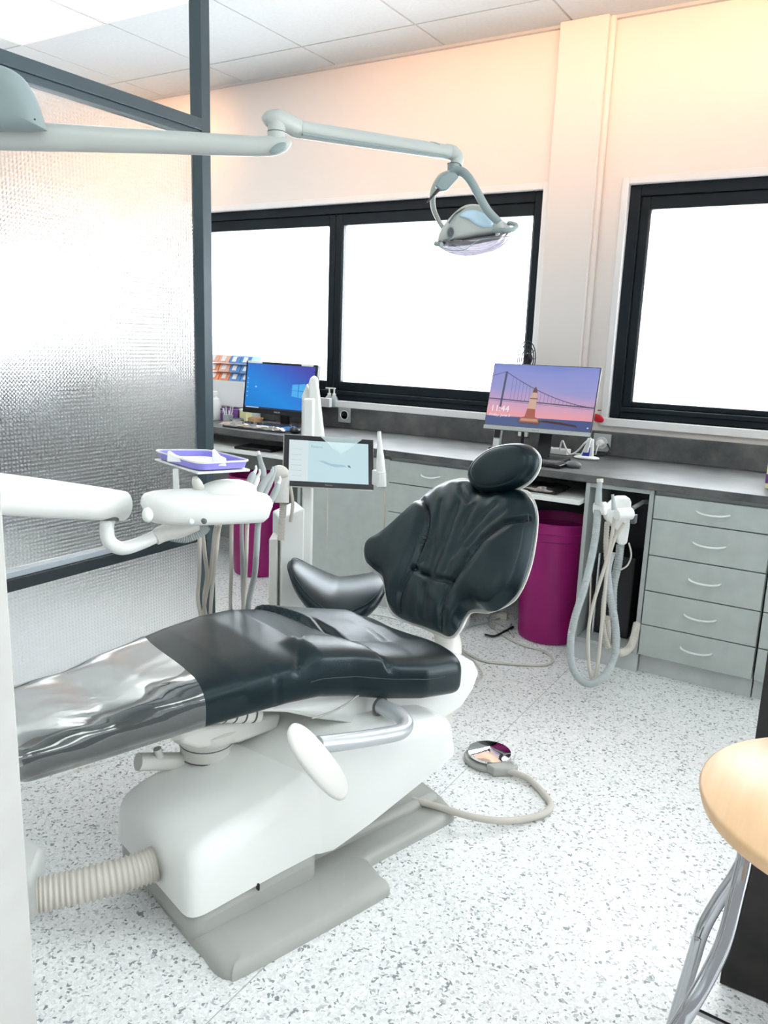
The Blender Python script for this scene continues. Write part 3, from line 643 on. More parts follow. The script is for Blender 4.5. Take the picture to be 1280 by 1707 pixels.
# floor box and corrugated hose
fb = thing('floor_junction_box', 'white floor connection box half hidden behind the near wall corner', 'box', W(55, 1545, Z=0))
b0 = W(58, 1545, Z=0); b1 = W(80, 1478, Z=0)
g = G().prism([b0, b1, b1+V(-.25, .02, 0), b0+V(-.25, 0, 0)], (0, 0, .10)); obj('cover', g, 'white', fb, bev=.015)
hp = [W(62, 1492, Z=.115), W(110, 1482, Z=.115), W(170, 1468, Z=.118), W(225, 1452, Z=.122), W(258, 1440, Z=.125)]
P = catmull(hp, 23)
tag(obj('corrugated_hose', G().tube(P, .0335, 28, 1, rib=.075), 'hose2', smooth=180), 'thick beige corrugated hose joining the chair base to the floor box', 'hose')

# ------------------------------------------------------------------ foot control
fc = W(815, 1262, Z=.01)
t = thing('foot_control', 'round polished foot pedal on the floor right of the chair', 'foot control', (fc.x, fc.y, 0))
obj('base', G().lathe([(.066, 0), (.070, .003), (.070, .010), (.064, .014), (.03, .014)], (fc.x-.002, fc.y-.006, 0.0005), n=48), 'grey', t)
obj('disc', G().lathe([(.02, .0), (.061, .008), (.063, .011), (.063, .017), (.0, .033)], (fc.x, fc.y, .012), n=48), 'bridge', t, smooth=20)
fq = fc+V(.055, -.035, 0)
g = G().prism([V(fq.x-.035, fq.y-.03, .001), V(fq.x-.005, fq.y-.045, .001), V(fq.x+.04, fq.y-.01, .001), V(fq.x+.045, fq.y+.015, .001), V(fq.x+.025, fq.y+.03, .001), V(fq.x-.005, fq.y+.0, .001)], (0, 0, .026)); obj('block', g, 'grey', t, bev=.004)
g = G().cyl((fq.x+.03, fq.y+.015, .026), (fq.x+.03, fq.y+.015, .036), .007).cyl((fq.x+.03, fq.y+.015, .036), (fq.x+.034, fq.y+.017, .056), .003, .004); obj('toggle', g, 'steel', t)
cp = [V(fq.x+.02, fq.y-.012, .016), W(880, 1298, Z=.012), W(905, 1322, Z=.01), W(918, 1342, Z=.01), W(905, 1357, Z=.01), W(870, 1366, Z=.012), W(830, 1368, Z=.02), W(780, 1360, Z=.03), W(720, 1342, Z=.04), W(685, 1334, Z=.045)]
tag(obj('pedal_cable', G().tube(cp, .0088, 12, 8), 'hose2'), 'grey beige cable looping from the foot pedal to the chair base', 'cable')

# ------------------------------------------------------------------ saddle stool
sc0 = W(563, 972, d=2.74); t = thing('saddle_stool', 'black leather saddle stool behind the dental chair', 'stool', (sc0.x, sc0.y, 0))
g = G(); nu, nv = 48, 30; rt = Vector(MC[0]); rt = V(rt.x, rt.y, 0).normalized(); fw = V(-rt.y, rt.x, 0)
sw = .172
def sad(u, v, top):
    x = u*sw; y = v*.13*(1-.10*u*u)
    z = .400 + .075*max(0, -u)**1.6 + .035*max(0, u)**1.5 - .075*v*v*(1-.3*abs(u)) 
    r = max(0, 1-(u*u)**2-(v*v)**2.0)
    return (x, y, z+(.025*r**.5 if top else -.055*r**.5))
outl = []
cc = sc0
def sp3(x, y, z): return V(cc.x, cc.y, 0)+rt*x+fw*y+V(0, 0, z)
rs = []
NR_ = 40
for sgn, fl in ((1, [k/16 for k in range(0, 17)]), (-1, [1-k/16 for k in range(1, 17)])):
    for f in fl:
        f = max(f, .01); ring = []
        for k in range(NR_):
            th = 2*PI*k/NR_; u, v = math.cos(th), math.sin(th); m_ = (abs(u)**2.4+abs(v)**2.4)**(-1/2.4); u *= f*m_; v *= f*m_
            z = .348+.095*max(0, -u)**1.3+.045*max(0, u)**1.6-.035*v*v
            x = u*sw; y = v*(.20+.03*u)
            h = (max(0, 1-f**3))**.5
            ring.append(sp3(x, y, z+(.032*h if sgn > 0 else -.070*h)))
        rs.append(ring)
seat2 = obj('seat', g.rings(rs), 'leather', t, smooth=80)
g = G(); pts = []
for k in range(41):
    th = 2*PI*k/40; u, v = math.cos(th), math.sin(th); m_ = (abs(u)**2.4+abs(v)**2.4)**(-1/2.4)*.93; u *= m_; v *= m_
    pts.append(sp3(u*sw, v*(.20+.03*u), .351+.095*max(0, -u)**1.3+.045*max(0, u)**1.6-.035*v*v+.032*math.sqrt(1-.93**3)+.0005))
obj('stitching', G().tube(pts, .0015, 6, 2), 'stitch', seat2)
obj('column', G().cyl(sp3(0, 0, .06), sp3(0, 0, .27), .022), 'chrome', t)
obj('lever', G().tube([sp3(-.05, -.04, .25), sp3(-.10, -.07, .24), sp3(-.125, -.08, .225)], .006, 8), 'blackp', t)
for k in range(5):
    a = 2*PI*k/5+.5; e = sp3(.16*math.cos(a), .16*math.sin(a), .055)
    lg = obj('leg', G().tube([sp3(.02*math.cos(a), .02*math.sin(a), .085), e], [.014, .009], 10, 1), 'chrome', t)
    obj('caster', G().cyl(e+V(-.011, 0, -.031), e+V(.011, 0, -.031), .023).cyl(e, e+V(0, 0, -.02), .006), 'blackp', lg)

# ------------------------------------------------------------------ treatment unit column, mast and display
uc = W(482, 930, d=2.78)
t = thing('treatment_unit', 'white upright treatment unit column with tall mast beside the stool', 'dental unit', (uc.x, uc.y, 0))
def UW(x, y, d): return W(x, y, d=d)
def vprism(px, dd, z0, z1s):    # footprint by pixel columns at a depth
    pass
bx = Matrix.Rotation(math.atan2(rt.y, rt.x)+.35, 3, 'Z')
c1 = W(484, 930, d=2.86); g = G()
zt = W(484, 852, d=2.86).z
e1 = bx@V(1, 0, 0); e2 = bx@V(0, 1, 0); q0 = V(c1.x, c1.y, 0)
g.add([q0+e1*-.04+e2*-.02, q0+e1*.045+e2*-.02, q0+e1*.045+e2*.12, q0+e1*-.04+e2*.12, q0+e1*-.04+e2*-.02+V(0, 0, zt-.015), q0+e1*.045+e2*-.02+V(0, 0, zt+.02), q0+e1*.045+e2*.12+V(0, 0, zt+.02), q0+e1*-.04+e2*.12+V(0, 0, zt-.015)], [(0, 3, 2, 1), (4, 5, 6, 7), (0, 1, 5, 4), (1, 2, 6, 5), (2, 3, 7, 6), (3, 0, 4, 7)])
obj('column', g, 'white', t, bev=.006)
c2 = W(458, 950, d=2.88); obj('side_column', G().box((c2.x, c2.y, W(458, 890, d=2.88).z/2), (.03, .10, W(458, 890, d=2.88).z), math.atan2(rt.y, rt.x)), 'white2', t, bev=.004)
c3 = W(512, 900, d=2.95); ztm = W(508, 660, d=2.95).z
obj('mast', G().box((c3.x, c3.y, ztm/2), (.036, .06, ztm), math.atan2(rt.y, rt.x)), 'white', t, bev=.006)
c4 = W(512, 690, d=2.93)
mp = [(503, 735), (503, 662), (512, 632), (521, 626), (529, 632), (541, 735), (519, 735), (516, 665)]
obj('mast_head', G().prism([W(x, y, d=2.92) for x, y in ((502, 735), (503, 660), (511, 640), (517, 664), (518, 735))], fw*.05), 'white2', t, bev=.004)
obj('mast_cover', G().prism([W(x, y, d=2.91) for x, y in ((515, 735), (514, 640), (517, 629), (523, 627), (528, 632), (540, 735))], fw*.06), 'white', t, bev=.008)
# display
def display(name, lab, cat, c, yaw, tilt, roll, w_, h_, bez, chin, th, body, scrmat, front='blackp', rad=.004):
    t = thing(name, lab, cat, (c[0], c[1], c[2]-h_/2))
    a = V(math.cos(yaw), math.sin(yaw), 0); n = V(math.sin(yaw), -math.cos(yaw), 0)
    up = V(0, 0, 1)*math.cos(tilt)-n*math.sin(tilt); e1 = a*math.cos(roll)+up*math.sin(roll); e2 = -a*math.sin(roll)+up*math.cos(roll); n = e1.cross(e2)
    c = Vector(c); Rm = Matrix((e1, e2, n)).transposed()
    obj('housing', G().box(c-n*th/2, (w_, h_, th), R=Rm), body, t, bev=rad)
    obj('bezel', G().box(c+n*.0008, (w_-.003, h_-.003, .0015), R=Rm), front, t, bev=.0005, bseg=1)
    sw_, sh_ = w_-2*bez, h_-bez-chin; so = c+e2*(chin-bez)/2+n*.0022
    o0 = so-e1*sw_/2-e2*sh_/2
    s = obj('screen', G().box(so-n*.0002, (sw_, sh_, .0006), R=Rm), scrmat, t, uv=lambda p: ((p-o0).dot(e1)/sw_, (p-o0).dot(e2)/sh_), smooth=10)
    return t, s, o0+n*.0006, e1, e2, n, sw_, sh_
tm = screen('pale_software_window', [(0, (.62, .86, .92)), (1, (.68, .90, .95))], 1, 1, (.0, .6), .85)
T3 = display('tablet_display', 'black framed tablet display showing a pale window, on the unit mast', 'display', (-1.61, 2.262, .772), .747, .512, -.054, .32, .192, .020, .020, .012, 'white', tm, rad=.005)
t3, s3, o3, a3, b3, n3, w3, h3 = T3
def quad(g, o, e1, e2, x0, y0, x1, y1): return g.add([o+e1*x0+e2*y0, o+e1*x1+e2*y0, o+e1*x1+e2*y1, o+e1*x0+e2*y1], [(0, 1, 2, 3)])
obj('side_list', quad(G(), o3, a3, b3, 0, 0, .24*w3, h3), emis('pale_panel', (.80, .93, .96), .85), s3)
g = G(); text(g, 'Patients', o3+a3*.27*w3+b3*.83*h3, a3, b3, .013); 
for k in range(6): quad(g, o3+n3*.0003, a3, b3, .03*w3, (.12+.13*k)*h3, .16*w3, (.126+.13*k)*h3)
obj('lettering', g, emis('grey_text', (.42, .62, .68), .7), s3)
g = G().add([o3+n3*.0003+a3*(x*w3)+b3*(y*h3) for x, y in ((.36, .52), (.44, .52), (.52, .46), (.70, .44), (.72, .40), (.58, .38), (.50, .42))], [list(range(7))]); obj('picture', g, emis('pale_blue_shape', (.45, .70, .85), .8), s3)
g = G().add([o3+n3*.0003+a3*(x*w3)+b3*(y*h3) for x, y in ((.73, .44), (.76, .44), (.78, .38), (.75, .39))], [list(range(4))]); obj('pen_tip', g, emis('slate_shape', (.12, .22, .28), .8), s3)
g = G().add([o3+n3*.004+a3*(x*w3)+b3*(y*h3) for x, y in ((.38, 1.12), (.92, 1.10), (.64, .68))], [(0, 1, 2)]); fo = obj('protective_film', g, mat('milky_film', (.75, .90, .90), .3, alpha=.55, noise=.02), t3)
g = G(); text(g, 'Planmeca', o3+a3*.5*w3-b3*.012-n3*.001, a3, b3, .007, align='CENTER'); obj('maker_name', g, emis('white_print_glow', (.6, .6, .6), .5), t3)  # printed name given a glow of its own
cB = Vector((-1.61, 2.262, .772)); obj('bracket', G().tube([cB-n3*.012, cB-n3*.06, Vector((c3.x, c3.y, .78))-fw*.03], .014, 10, 4), 'white', t3)
# intraoral camera on the right of the display
t = thing('hand_scanner', 'slim white hand scanner upright at the right of the tablet display', 'scanner', W(640, 812, d=2.60))
g = G().tube([W(636, 812, d=2.6), W(635, 790, d=2.6), W(634, 765, d=2.6), W(633, 742, d=2.6), W(632, 728, d=2.6), W(632, 719, d=2.6)], [.016, .0165, .013, .008, .007, .006], 14, 5); obj('body', g, 'white', t)
g = G().box(W(631, 797, d=2.61), (.05, .025, .05), -.5); obj('cradle', g, 'white', t, bev=.004)
g = G().tube([W(640, 812, d=2.6), W(641, 850, d=2.62), W(638, 900, d=2.66), W(632, 930, d=2.68)], .0035, 8); obj('cable', g, 'hose2', t)
t['group'] = 'handpieces around the tablet'
tag(obj('thin_cable', G().tube([W(545, 815, d=2.7), W(545, 860, d=2.72), W(544, 915, d=2.74)], .0028, 8), 'hose2'), 'thin white cable hanging below the tablet display, before the grey door', 'cable')

# ------------------------------------------------------------------ instrument delivery table
dd = 2.0
t = thing('instrument_table', 'white instrument table on swing arm with handpieces over the leg rest', 'instrument table', W(345, 860, d=2.0))
top_px = [(236, 838), (250, 826), (290, 822), (345, 819), (372, 812), (400, 815), (430, 828), (456, 842), (455, 850)]
zd = .77
pa = W(240, 850, Z=.795); pb = W(456, 850, Z=.775)
ex = (pb-pa); ex.z = 0; LW = ex.length; ex.normalize(); ey = V(-ex.y, ex.x, 0)
base = pa.copy()
outl = [(.0, .03), (.012, -.0), (.05, -.025), (.12, -.035), (.22, -.03), (.30, -.02), (LW-.01, .0), (LW, .03), (LW-.02, .07), (LW-.07, .11), (LW-.12, .13), (.16, .12), (.06, .10), (.01, .07)]
pp = catmull([V(x, y, 0) for x, y in outl], 6, True); cc_ = V(LW/2, .04, 0); rs = []
for f, z in ((.5, -.040), (.86, -.036), (.94, -.024), (.97, -.008), (1.0, .004), (1.0, .012), (.985, .021), (.95, .027), (.88, .030), (.5, .031), (.01, .031)):
    rs.append([base*1+ex*(cc_+(p-cc_)*f).x+ey*(cc_+(p-cc_)*f).y+V(0, 0, z-.012*p.x/LW) for p in pp])
obj('housing', G().rings(rs), 'white', t, smooth=60)
def dp(x, y, z): return base+ex*x+ey*y+V(0, 0, z)
obj('grip', G().tube([dp(.15, .08, .02), dp(.14, .07, .045), dp(.135, .065, .058)], [.016, .014, .008], 12, 5, flat=.7), 'white2', t)
obj('rear_hood', G().ell(dp(.22, .08, .018), (.075, .05, .03), Matrix.Rotation(math.atan2(ex.y, ex.x), 3, 'Z')), 'white', t)
for (x, y) in ((317, 868), (338, 867)): obj('knob', G().lathe([(.006, 0), (.0065, .008), (.004, .010)], W(x, y, d=(W(x, y, Z=.77)-V(0, 0, H)).dot(Vector(MC[2]))-.0)-ey*.006, -ey, 16), 'gdark' if x > 330 else 'steel', t)
obj('side_lever', G().ell(dp(.008, .0, -.012), (.012, .014, .018)), 'white', t)
# swing arm
AR = thing('support_arm', 'thick white horizontal swing arm entering from the left edge', 'arm', W(110, 880, d=1.75))
pA = W(-60, 818, d=1.62); pB = W(203, 843, d=1.93)
dirA = (pB-pA).normalized(); 
g = G().tube([pA, pA.lerp(pB, .5), pB-dirA*.012, pB-dirA*.004, pB], [.046, .043, .037, .034, .026], 28, 3, flat=1.0); obj('beam', g, 'white', AR, smooth=50)
g = G().tube([W(180, 866, d=1.90), W(178, 885, d=1.90), W(184, 905, d=1.90), W(205, 914, d=1.91), W(235, 905, d=1.94), W(262, 893, d=1.97)], .0165, 16, 7); obj('elbow', g, 'white', AR)
obj('joint_cap', G().cyl(W(183, 868, d=1.9), W(183, 862, d=1.9), .021), 'gdark', AR)
g = G().tube([W(258, 897, d=1.965), W(275, 888, d=1.98), W(300, 884, d=2.0), W(330, 875, d=2.02)], [.019, .022, .020, .014], 14, 5); obj('swivel_fork', g, 'white2', t)
g = G().tube([W(285, 895, d=2.02), W(310, 898, d=2.04), W(335, 888, d=2.05), W(345, 878, d=2.06)], .011, 12, 30, rib=.08); obj('corrugated_sleeve', g, 'hose', t)
# handpieces at the right of the table
hpx = [((412, 812), (420, 795), (424, 788)), ((421, 815), (427, 800), (430, 794)), ((428, 830), (440, 805), (452, 790)), ((436, 832), (448, 806), (456, 790)), ((450, 838), (460, 818), (464, 806))]
for k, (a, b, c) in enumerate(hpx):
    d0 = 2.05+.02*k; hh = thing('handpiece', ['thin syringe handpiece, leftmost in the instrument holder', 'cream tipped handpiece, second from left in the holder', 'grey handpiece in the middle of the instrument holder', 'grey handpiece second from right in the holder', 'slim grey scaler handpiece, rightmost in the holder'][k], 'handpiece', W(*a, d=d0), 'handpieces resting in the instrument table')
    obj('body', G().tube([W(*a, d=d0), W(*b, d=d0), W(*c, d=d0)], [.0095, .010, .006], 12, 3), 'hose' if k != 1 else 'white2', hh)
    tip = W(c[0]+2, c[1]-12, d=d0)
    obj('tip', G().tube([W(*c, d=d0), W(c[0]+3, c[1]-6, d=d0), tip], [.005, .0035, .0025], 8, 3), 'steel' if k in (0, 4) else ('white2' if k == 1 else 'hose'), hh)
# hoses under the table
hx = [(333, 332, 330, 338), (338, 345, 340, 345), (358, 350, 342, 338), (364, 356, 352, 350), (386, 385, 384, 385), (403, 404, 405, 408), (412, 409, 406, 404), (430, 424, 415, 412)]
for k, (a, b, c, e) in enumerate(hx):
    d0 = 2.10+.02*(k % 3); y0 = 888 if k < 4 else 876
    g = G().tube([W(a+3, y0-14, d=d0-.03), W(a, y0, d=d0), W((a+b)/2, 925, d=d0+.01), W(b, 960, d=d0+.10), W(c, 1000, d=d0+.18), W(e, 1040, d=d0+.25)], .0055 if k != 7 else .0085, 10, 5)
    o = obj('instrument_hose', g, 'hose' if k in (5, 7) else 'hose2'); tag(o, ['leftmost thin hose hanging below the instrument table', 'second thin hose from the left below the instrument table, before the partition post', 'slanting hose crossing behind its neighbour below the instrument table', 'fourth hose from the left hanging below the instrument table', 'lone thin hose hanging before the left edge of the magenta bin', 'grey hose hanging before the middle of the left magenta bin', 'hose beside the grey one before the left magenta bin', 'thickest rightmost hose curving below the instrument table'][k], 'hose', 'hoses hanging below the instrument table')
# suction hose holder behind
t = thing('suction_holder', 'cream suction holder with handpiece behind the instrument table, left of the tablet', 'suction unit', W(466, 800, d=2.7))
obj('housing', G().ell(W(466, 790, d=2.72), (.035, .03, .030)).tube([W(470, 795, d=2.72), W(470, 838, d=2.72)], [.026, .024], 16, 1), 'white2', t)
obj('suction_handle', G().tube([W(440, 800, d=2.66), W(438, 785, d=2.66), W(434, 768, d=2.66), W(432, 758, d=2.66)], [.010, .012, .008, .008], 12, 3), 'hose', t)
obj('tip', G().tube([W(432, 760, d=2.66), W(430, 752, d=2.66)], .006, 10, 1), 'white', t)
obj('suction_hose', G().tube([W(472, 838, d=2.74), W(471, 858, d=2.74), W(468, 900, d=2.75)], .012, 14, 30, rib=.06), 'hose2', t)
obj('side_hose', G().tube([W(484, 812, d=2.74), W(488, 840, d=2.74), W(484, 870, d=2.75)], .006, 10, 5), 'hose2', t)
# tray above
t = thing('tray_holder', 'thin white tray holder on a post above the instrument table', 'tray holder', W(292, 822, d=2.08))
zt_ = .872
a0 = W(257, 764, Z=zt_); a1 = W(330, 787, Z=zt_); a2 = W(417, 782, Z=zt_); a3_ = W(350, 764, Z=zt_)
obj('plate', G().prism([a0, a1, a2, a3_], (0, 0, -.006)), 'white', t, bev=.002)
pt = W(293, 783, Z=zt_-.01); pt = pt + V(0, 0, 0)
obj('post', G().box((pt.x, pt.y, (.80+zt_-.007)/2), (.013, .013, zt_-.007-.80), .5), 'white', t, bev=.002)
t = thing('instrument_tray', 'violet plastic tray with white paper liner on the tray holder', 'tray', (a0+a2)/2)
def trayring(f, z): c = (a0+a1+a2+a3_)/4; return [c+(p-c)*f+V(0, 0, z) for p in (a0, a1, a2, a3_)]
def rnd(R, r=.18, n=5):
    out = []
    for i in range(4):
        p = R[i]; a = R[i-1]; b = R[(i+1) % 4]
        for k in range(n+1):
            u = k/n; q0 = p.lerp(a, r); q1 = p.lerp(b, r); out.append((1-u)**2*q0+2*u*(1-u)*p+u*u*q1)
    return out
obj('body', G().rings([rnd(trayring(.85, .001)), rnd(trayring(.97, .003)), rnd(trayring(1.02, .018)), rnd(trayring(1.05, .020)), rnd(trayring(1.04, .022)), rnd(trayring(.98, .020)), rnd(trayring(.93, .006)), rnd(trayring(.4, .005))]), 'purple', t, smooth=35)
pp_ = obj('rim', G().rings([rnd(trayring(1.055, .020)), rnd(trayring(1.06, .023)), rnd(trayring(1.03, .024)), rnd(trayring(1.02, .021))], False, False), 'white', t)
cT = (a0+a1+a2+a3_)/4
tag(obj('paper_liner', G().rings([rnd(trayring(.72, .006)), rnd(trayring(.74, .010)), rnd(trayring(.5, .011))]), 'paper'), 'white paper napkin lying in the violet tray', 'napkin')
for nm, (x, y), wd_, hh_, lab in (('folded_paper', (364, 777), .032, .040, 'small folded white paper standing at the right end of the violet tray'), ('folded_paper', (290, 770), .034, .026, 'small folded white paper at the left end of the violet tray')):
    q = W(x, y, Z=.884); e_ = V(.8, .6, 0)
    tag(obj(nm, G().prism([q-e_*wd_/2, q+e_*wd_/2, q+e_*wd_*.42+V(0, 0, hh_*.45), q+V(0, 0, hh_*.6), q-e_*wd_*.45+V(0, 0, hh_)], V(-.006, .014, 0)), 'paper', bev=.0008), lab, 'paper')

# ------------------------------------------------------------------ operating lamp
L = thing('operating_lamp', 'pale articulated dental operating lamp reaching in from the left', 'lamp', W(465, 240, d=1.9))
g = G().tube([W(-120, 226, d=1.74), W(0, 228, d=1.78), W(80, 229, d=1.80), W(250, 236, d=1.85), W(428, 244, d=1.9)], [.029, .029, .030, .026, .0225], 24, 6); obj('lower_arm', g, 'arm', L)
g = G().tube([W(426, 244, d=1.9), W(455, 243, d=1.905), W(472, 240, d=1.91), W(484, 236, d=1.915)], [.0227, .0225, .018, .007], 20, 5); obj('elbow_housing', g, 'arm', L)
obj('elbow_plate', G().ell(W(464, 247, d=1.888), (.022, .006, .010), Matrix.Rotation(math.atan2(rt.y, rt.x), 3, 'Z')@Matrix.Rotation(-.5, 3, 'Y')), 'arm2', L)
g = G().cyl(W(461, 240, d=1.91), W(461, 205, d=1.91), .0215); obj('elbow_pivot', g, 'arm', L)
obj('pivot_ring', G().lathe([(.0218, 0), (.0222, .001), (.0218, .002)], W(461, 221, d=1.91), cap=False), 'gdark', L)
g = G().tube([W(440, 205, d=1.91), W(447, 201, d=1.91), W(462, 200, d=1.91), W(480, 206, d=1.925), W(492, 213, d=1.94), W(504, 218, d=1.95)], [.010, .020, .024, .022, .023, .020], 20, 6); obj('shoulder', g, 'arm', L)
pU0 = W(500, 216, d=1.945); pU1 = W(748, 254, d=2.13)
g = G().tube([pU0, pU1], [.0205, .0185], 20, 1); g.f = g.f; obj('upper_arm', g, 'arm', L, smooth=50)
obj('arm_strip', G().tube([W(504, 224, d=1.93), W(744, 262, d=2.115)], .006, 8, 1, flat=.6), 'arm2', L)
obj('arm_pad', G().tube([W(705, 241, d=2.09), W(720, 239, d=2.1), W(732, 243, d=2.105)], .008, 8, 3, flat=.6), 'arm2', L)
g = G().tube([W(742, 252, d=2.13), W(754, 255, d=2.135), W(762, 264, d=2.14), W(760, 275, d=2.14)], [.019, .020, .018, .0165], 18, 6); obj('wrist', g, 'arm', L)
g = G().cyl(W(756, 274, d=2.14), W(756, 292, d=2.14), .0165); obj('wrist_pivot', g, 'arm2', L)
obj('wrist_ring', G().lathe([(.017, 0), (.0175, .001), (.017, .002)], W(756, 274, d=2.14), cap=False), 'gdark', L)
# yoke
g = G().tube([W(748, 290, d=2.12), W(733, 298, d=2.15), W(722, 320, d=2.18), W(722, 345, d=2.2), W(730, 366, d=2.22), W(742, 385, d=2.22)], [.010, .013, .013, .012, .011, .010], 12, 6, flat=.5, up=list(rt)); obj('yoke', g, 'arm', L)
g = G().tube([W(752, 290, d=2.13), W(768, 286, d=2.12), W(782, 298, d=2.10), W(796, 322, d=2.08), W(812, 350, d=2.07), W(832, 371, d=2.06)], [.011, .0125, .0115, .011, .011, .010], 14, 6); obj('yoke_arm', g, 'arm2', L)
g = G().prism([W(x, y, d=2.12) for x, y in ((745, 290), (756, 290), (764, 298), (744, 320), (733, 322), (724, 313), (732, 298))], -fw*.028); obj('control_box', g, 'arm2', L, bev=.005)
obj('sensor_pin', G().tube([W(731, 316, d=2.09), W(712, 337, d=2.09)], [.005, .0022], 8, 1), 'blackp', L)
# head
def lamp_pts(px, d): return [W(x, y, d=d) for x, y in px]
hd = W(792, 385, d=2.13)
hx_ = (W(850, 398, d=2.10)-W(732, 407, d=2.16)).normalized(); 
body_px = [(729, 405), (732, 390), (742, 372), (756, 356), (770, 345), (784, 341), (800, 343), (818, 353), (834, 366), (850, 378), (850, 390), (835, 394), (790, 400), (750, 408), (735, 410)]
OB = np.array(W(790, 385, d=2.16)); e1 = np.array(rt); e2 = np.array(V(0, 0, 1)); nn = -np.array(fw)
o = obj('head_housing', pillow(body_px, OB, e1, e2, nn, onpl(788, 380, OB, e1, e2), .055, .055, None, 20), 'arm', L, smooth=70)
OC = OB+nn*.052
obj('top_window', pillow([(766, 360), (776, 352), (790, 350), (808, 356), (820, 368), (822, 378), (808, 380), (794, 376), (780, 366)], OC, e1, e2, nn, onpl(797, 366, OC, e1, e2), .010, .004, None, 10), mat('pale_blue_cover', (.50, .68, .80), .25, noise=.02), L, smooth=70)
g = G().tube([W(x, y, d=2.11) for x, y in ((748, 372), (758, 358), (772, 349), (788, 345), (806, 349))], .002, 8); obj('housing_seam', g, 'gdark', L)
vc = W(751, 388, d=2.098)
g = G()
for r in (.004, .008, .012): 
    g.tube([vc-fw*.0035+rt*(r*.62*math.cos(2*PI*k/24))+V(0, 0, 1)*(r*math.sin(2*PI*k/24)) for k in range(25)], .0011, 6, 1)
obj('vent_rings', g, 'gdark', L); obj('vent', G().ell(vc+fw*.002, (.0105, .004, .0175), Matrix.Rotation(math.atan2(rt.y, rt.x), 3, 'Z')), 'arm2', L); 
shield_px = [(730, 402), (745, 404), (790, 398), (830, 392), (850, 388), (849, 396), (838, 410), (815, 422), (790, 428), (765, 427), (742, 419), (731, 411)]
obj('shield', pillow(shield_px, OB, e1, e2, nn, onpl(790, 408, OB, e1, e2), .062, .062, None, 12), 'clear', L, smooth=70)
obj('shield_edge', G().tube([W(x, y, d=2.10) for x, y in ((733, 411), (750, 417), (775, 416), (795, 402), (820, 397), (848, 394))], .0012, 8, 6), 'arm2', L)
obj('reflector', G().tube([W(748, 409, d=2.13), W(790, 403, d=2.13), W(835, 396, d=2.12)], [.008, .014, .008], 12, 4, flat=.5), 'paper', L)
g = G().tube([W(822, 384, d=2.05), W(836, 384, d=2.03), W(852, 383, d=2.03), W(861, 379, d=2.05), W(858, 374, d=2.09), W(848, 372, d=2.12)], .0062, 12, 6); obj('handle', g, 'arm2', L); obj('handle', G().tube([W(726, 406, d=2.14), W(736, 408, d=2.12)], .0065, 10, 1), 'arm2', L)
g = G().cyl(W(828, 372, d=2.07), W(834, 384, d=2.07), .013, .015).ell(W(829, 389, d=2.05), (.006, .006, .006)); obj('handle_mount', g, 'arm', L)
# ceiling side bracket of the lamp
t = thing('arm_bracket', 'rounded grey lamp pole joint at the top left edge', 'bracket', W(20, 215, d=1.68))
OK_ = np.array(W(10, 180, d=1.72))
obj('cover', pillow([(-80, 214), (-85, 150), (-60, 115), (-20, 106), (10, 112), (35, 127), (52, 150), (63, 175), (71, 200), (76, 214), (66, 217), (0, 217)], OK_, e1, e2, nn, onpl(0, 180, OK_, e1, e2), .03, .05, None, 16), 'arm2', t, smooth=60)
pp0 = W(-60, 160, d=1.76); obj('pole', G().cyl((pp0.x-.02, pp0.y, 1.62), (pp0.x-.02, pp0.y, CZ-.001), .03), 'arm2', t)
obj('screw', G().cyl(W(58, 199, d=1.69), W(58, 199, d=1.684), .002), 'blackp', t)

# ------------------------------------------------------------------ suction hoses in the open cabinet
SH = thing('hose_holder', 'white hose holder with looped suction hoses before the open cabinet', 'suction unit', W(1020, 850, d=2.75))
d1 = 2.72
def hw(px, r, m, n=12, sub=8, rib=0, name='suction_hose', par=SH, dd_=d1):
    return obj(name, G().tube([W(x, y, d=dd_+dz) for x, y, dz in px], r, n, sub, rib=rib), m, par, smooth=60)
g = G().prism([W(x, y, d=2.76) for x, y in ((1008, 852), (1032, 830), (1050, 830), (1053, 838), (1050, 880), (1046, 906), (1040, 910), (1030, 908), (1026, 885), (1012, 868))], fw*.05); obj('body', g, 'white', SH, bev=.006)
obj('left_cup', G().tube([W(990, 847, d=2.74), W(1010, 848, d=2.72)], [.020, .024], 18, 1), 'white', SH, bev=.003)
obj('right_cup', G().tube([W(1027, 858, d=2.68), W(1052, 856, d=2.70)], [.020, .021], 18, 1), 'white', SH, bev=.003)
_q = W(1050, 850, d=2.76); obj('mount', G().tube([_q+V(0, .03, 0), V(_q.x, 2.93, _q.z), V(-.655, 2.95, _q.z)], .008, 10, 1), 'gdark', SH)
obj('clamp', G().box(W(1056, 865, d=2.72), (.018, .03, .03)), 'gdark', SH, bev=.002)
obj('grip', G().tube([W(997, 842, d=2.70), W(998, 820, d=2.70), W(1000, 802, d=2.70)], [.013, .010, .008], 14, 3), 'hose', SH); obj('tip', G().cyl(W(1000, 804, d=2.70), W(1000, 798, d=2.70), .011), 'white2', SH)
obj('small_grip', G().tube([W(1024, 850, d=2.66), W(1022, 835, d=2.66), W(1021, 824, d=2.66)], [.010, .006, .0045], 10, 3), 'hose', SH)
hw([(996, 850, 0), (994, 880, 0), (988, 920, 0), (974, 980, -.02), (958, 1030, -.03), (951, 1070, -.03), (953, 1108, -.03), (966, 1132, -.03), (984, 1140, -.03), (1004, 1130, -.02), (1020, 1104, 0), (1027, 1070, 0), (1024, 1030, .01), (1016, 990, .01), (1013, 950, .01), (1020, 920, .01)], .0125, 'hose', 16, 40, .05)
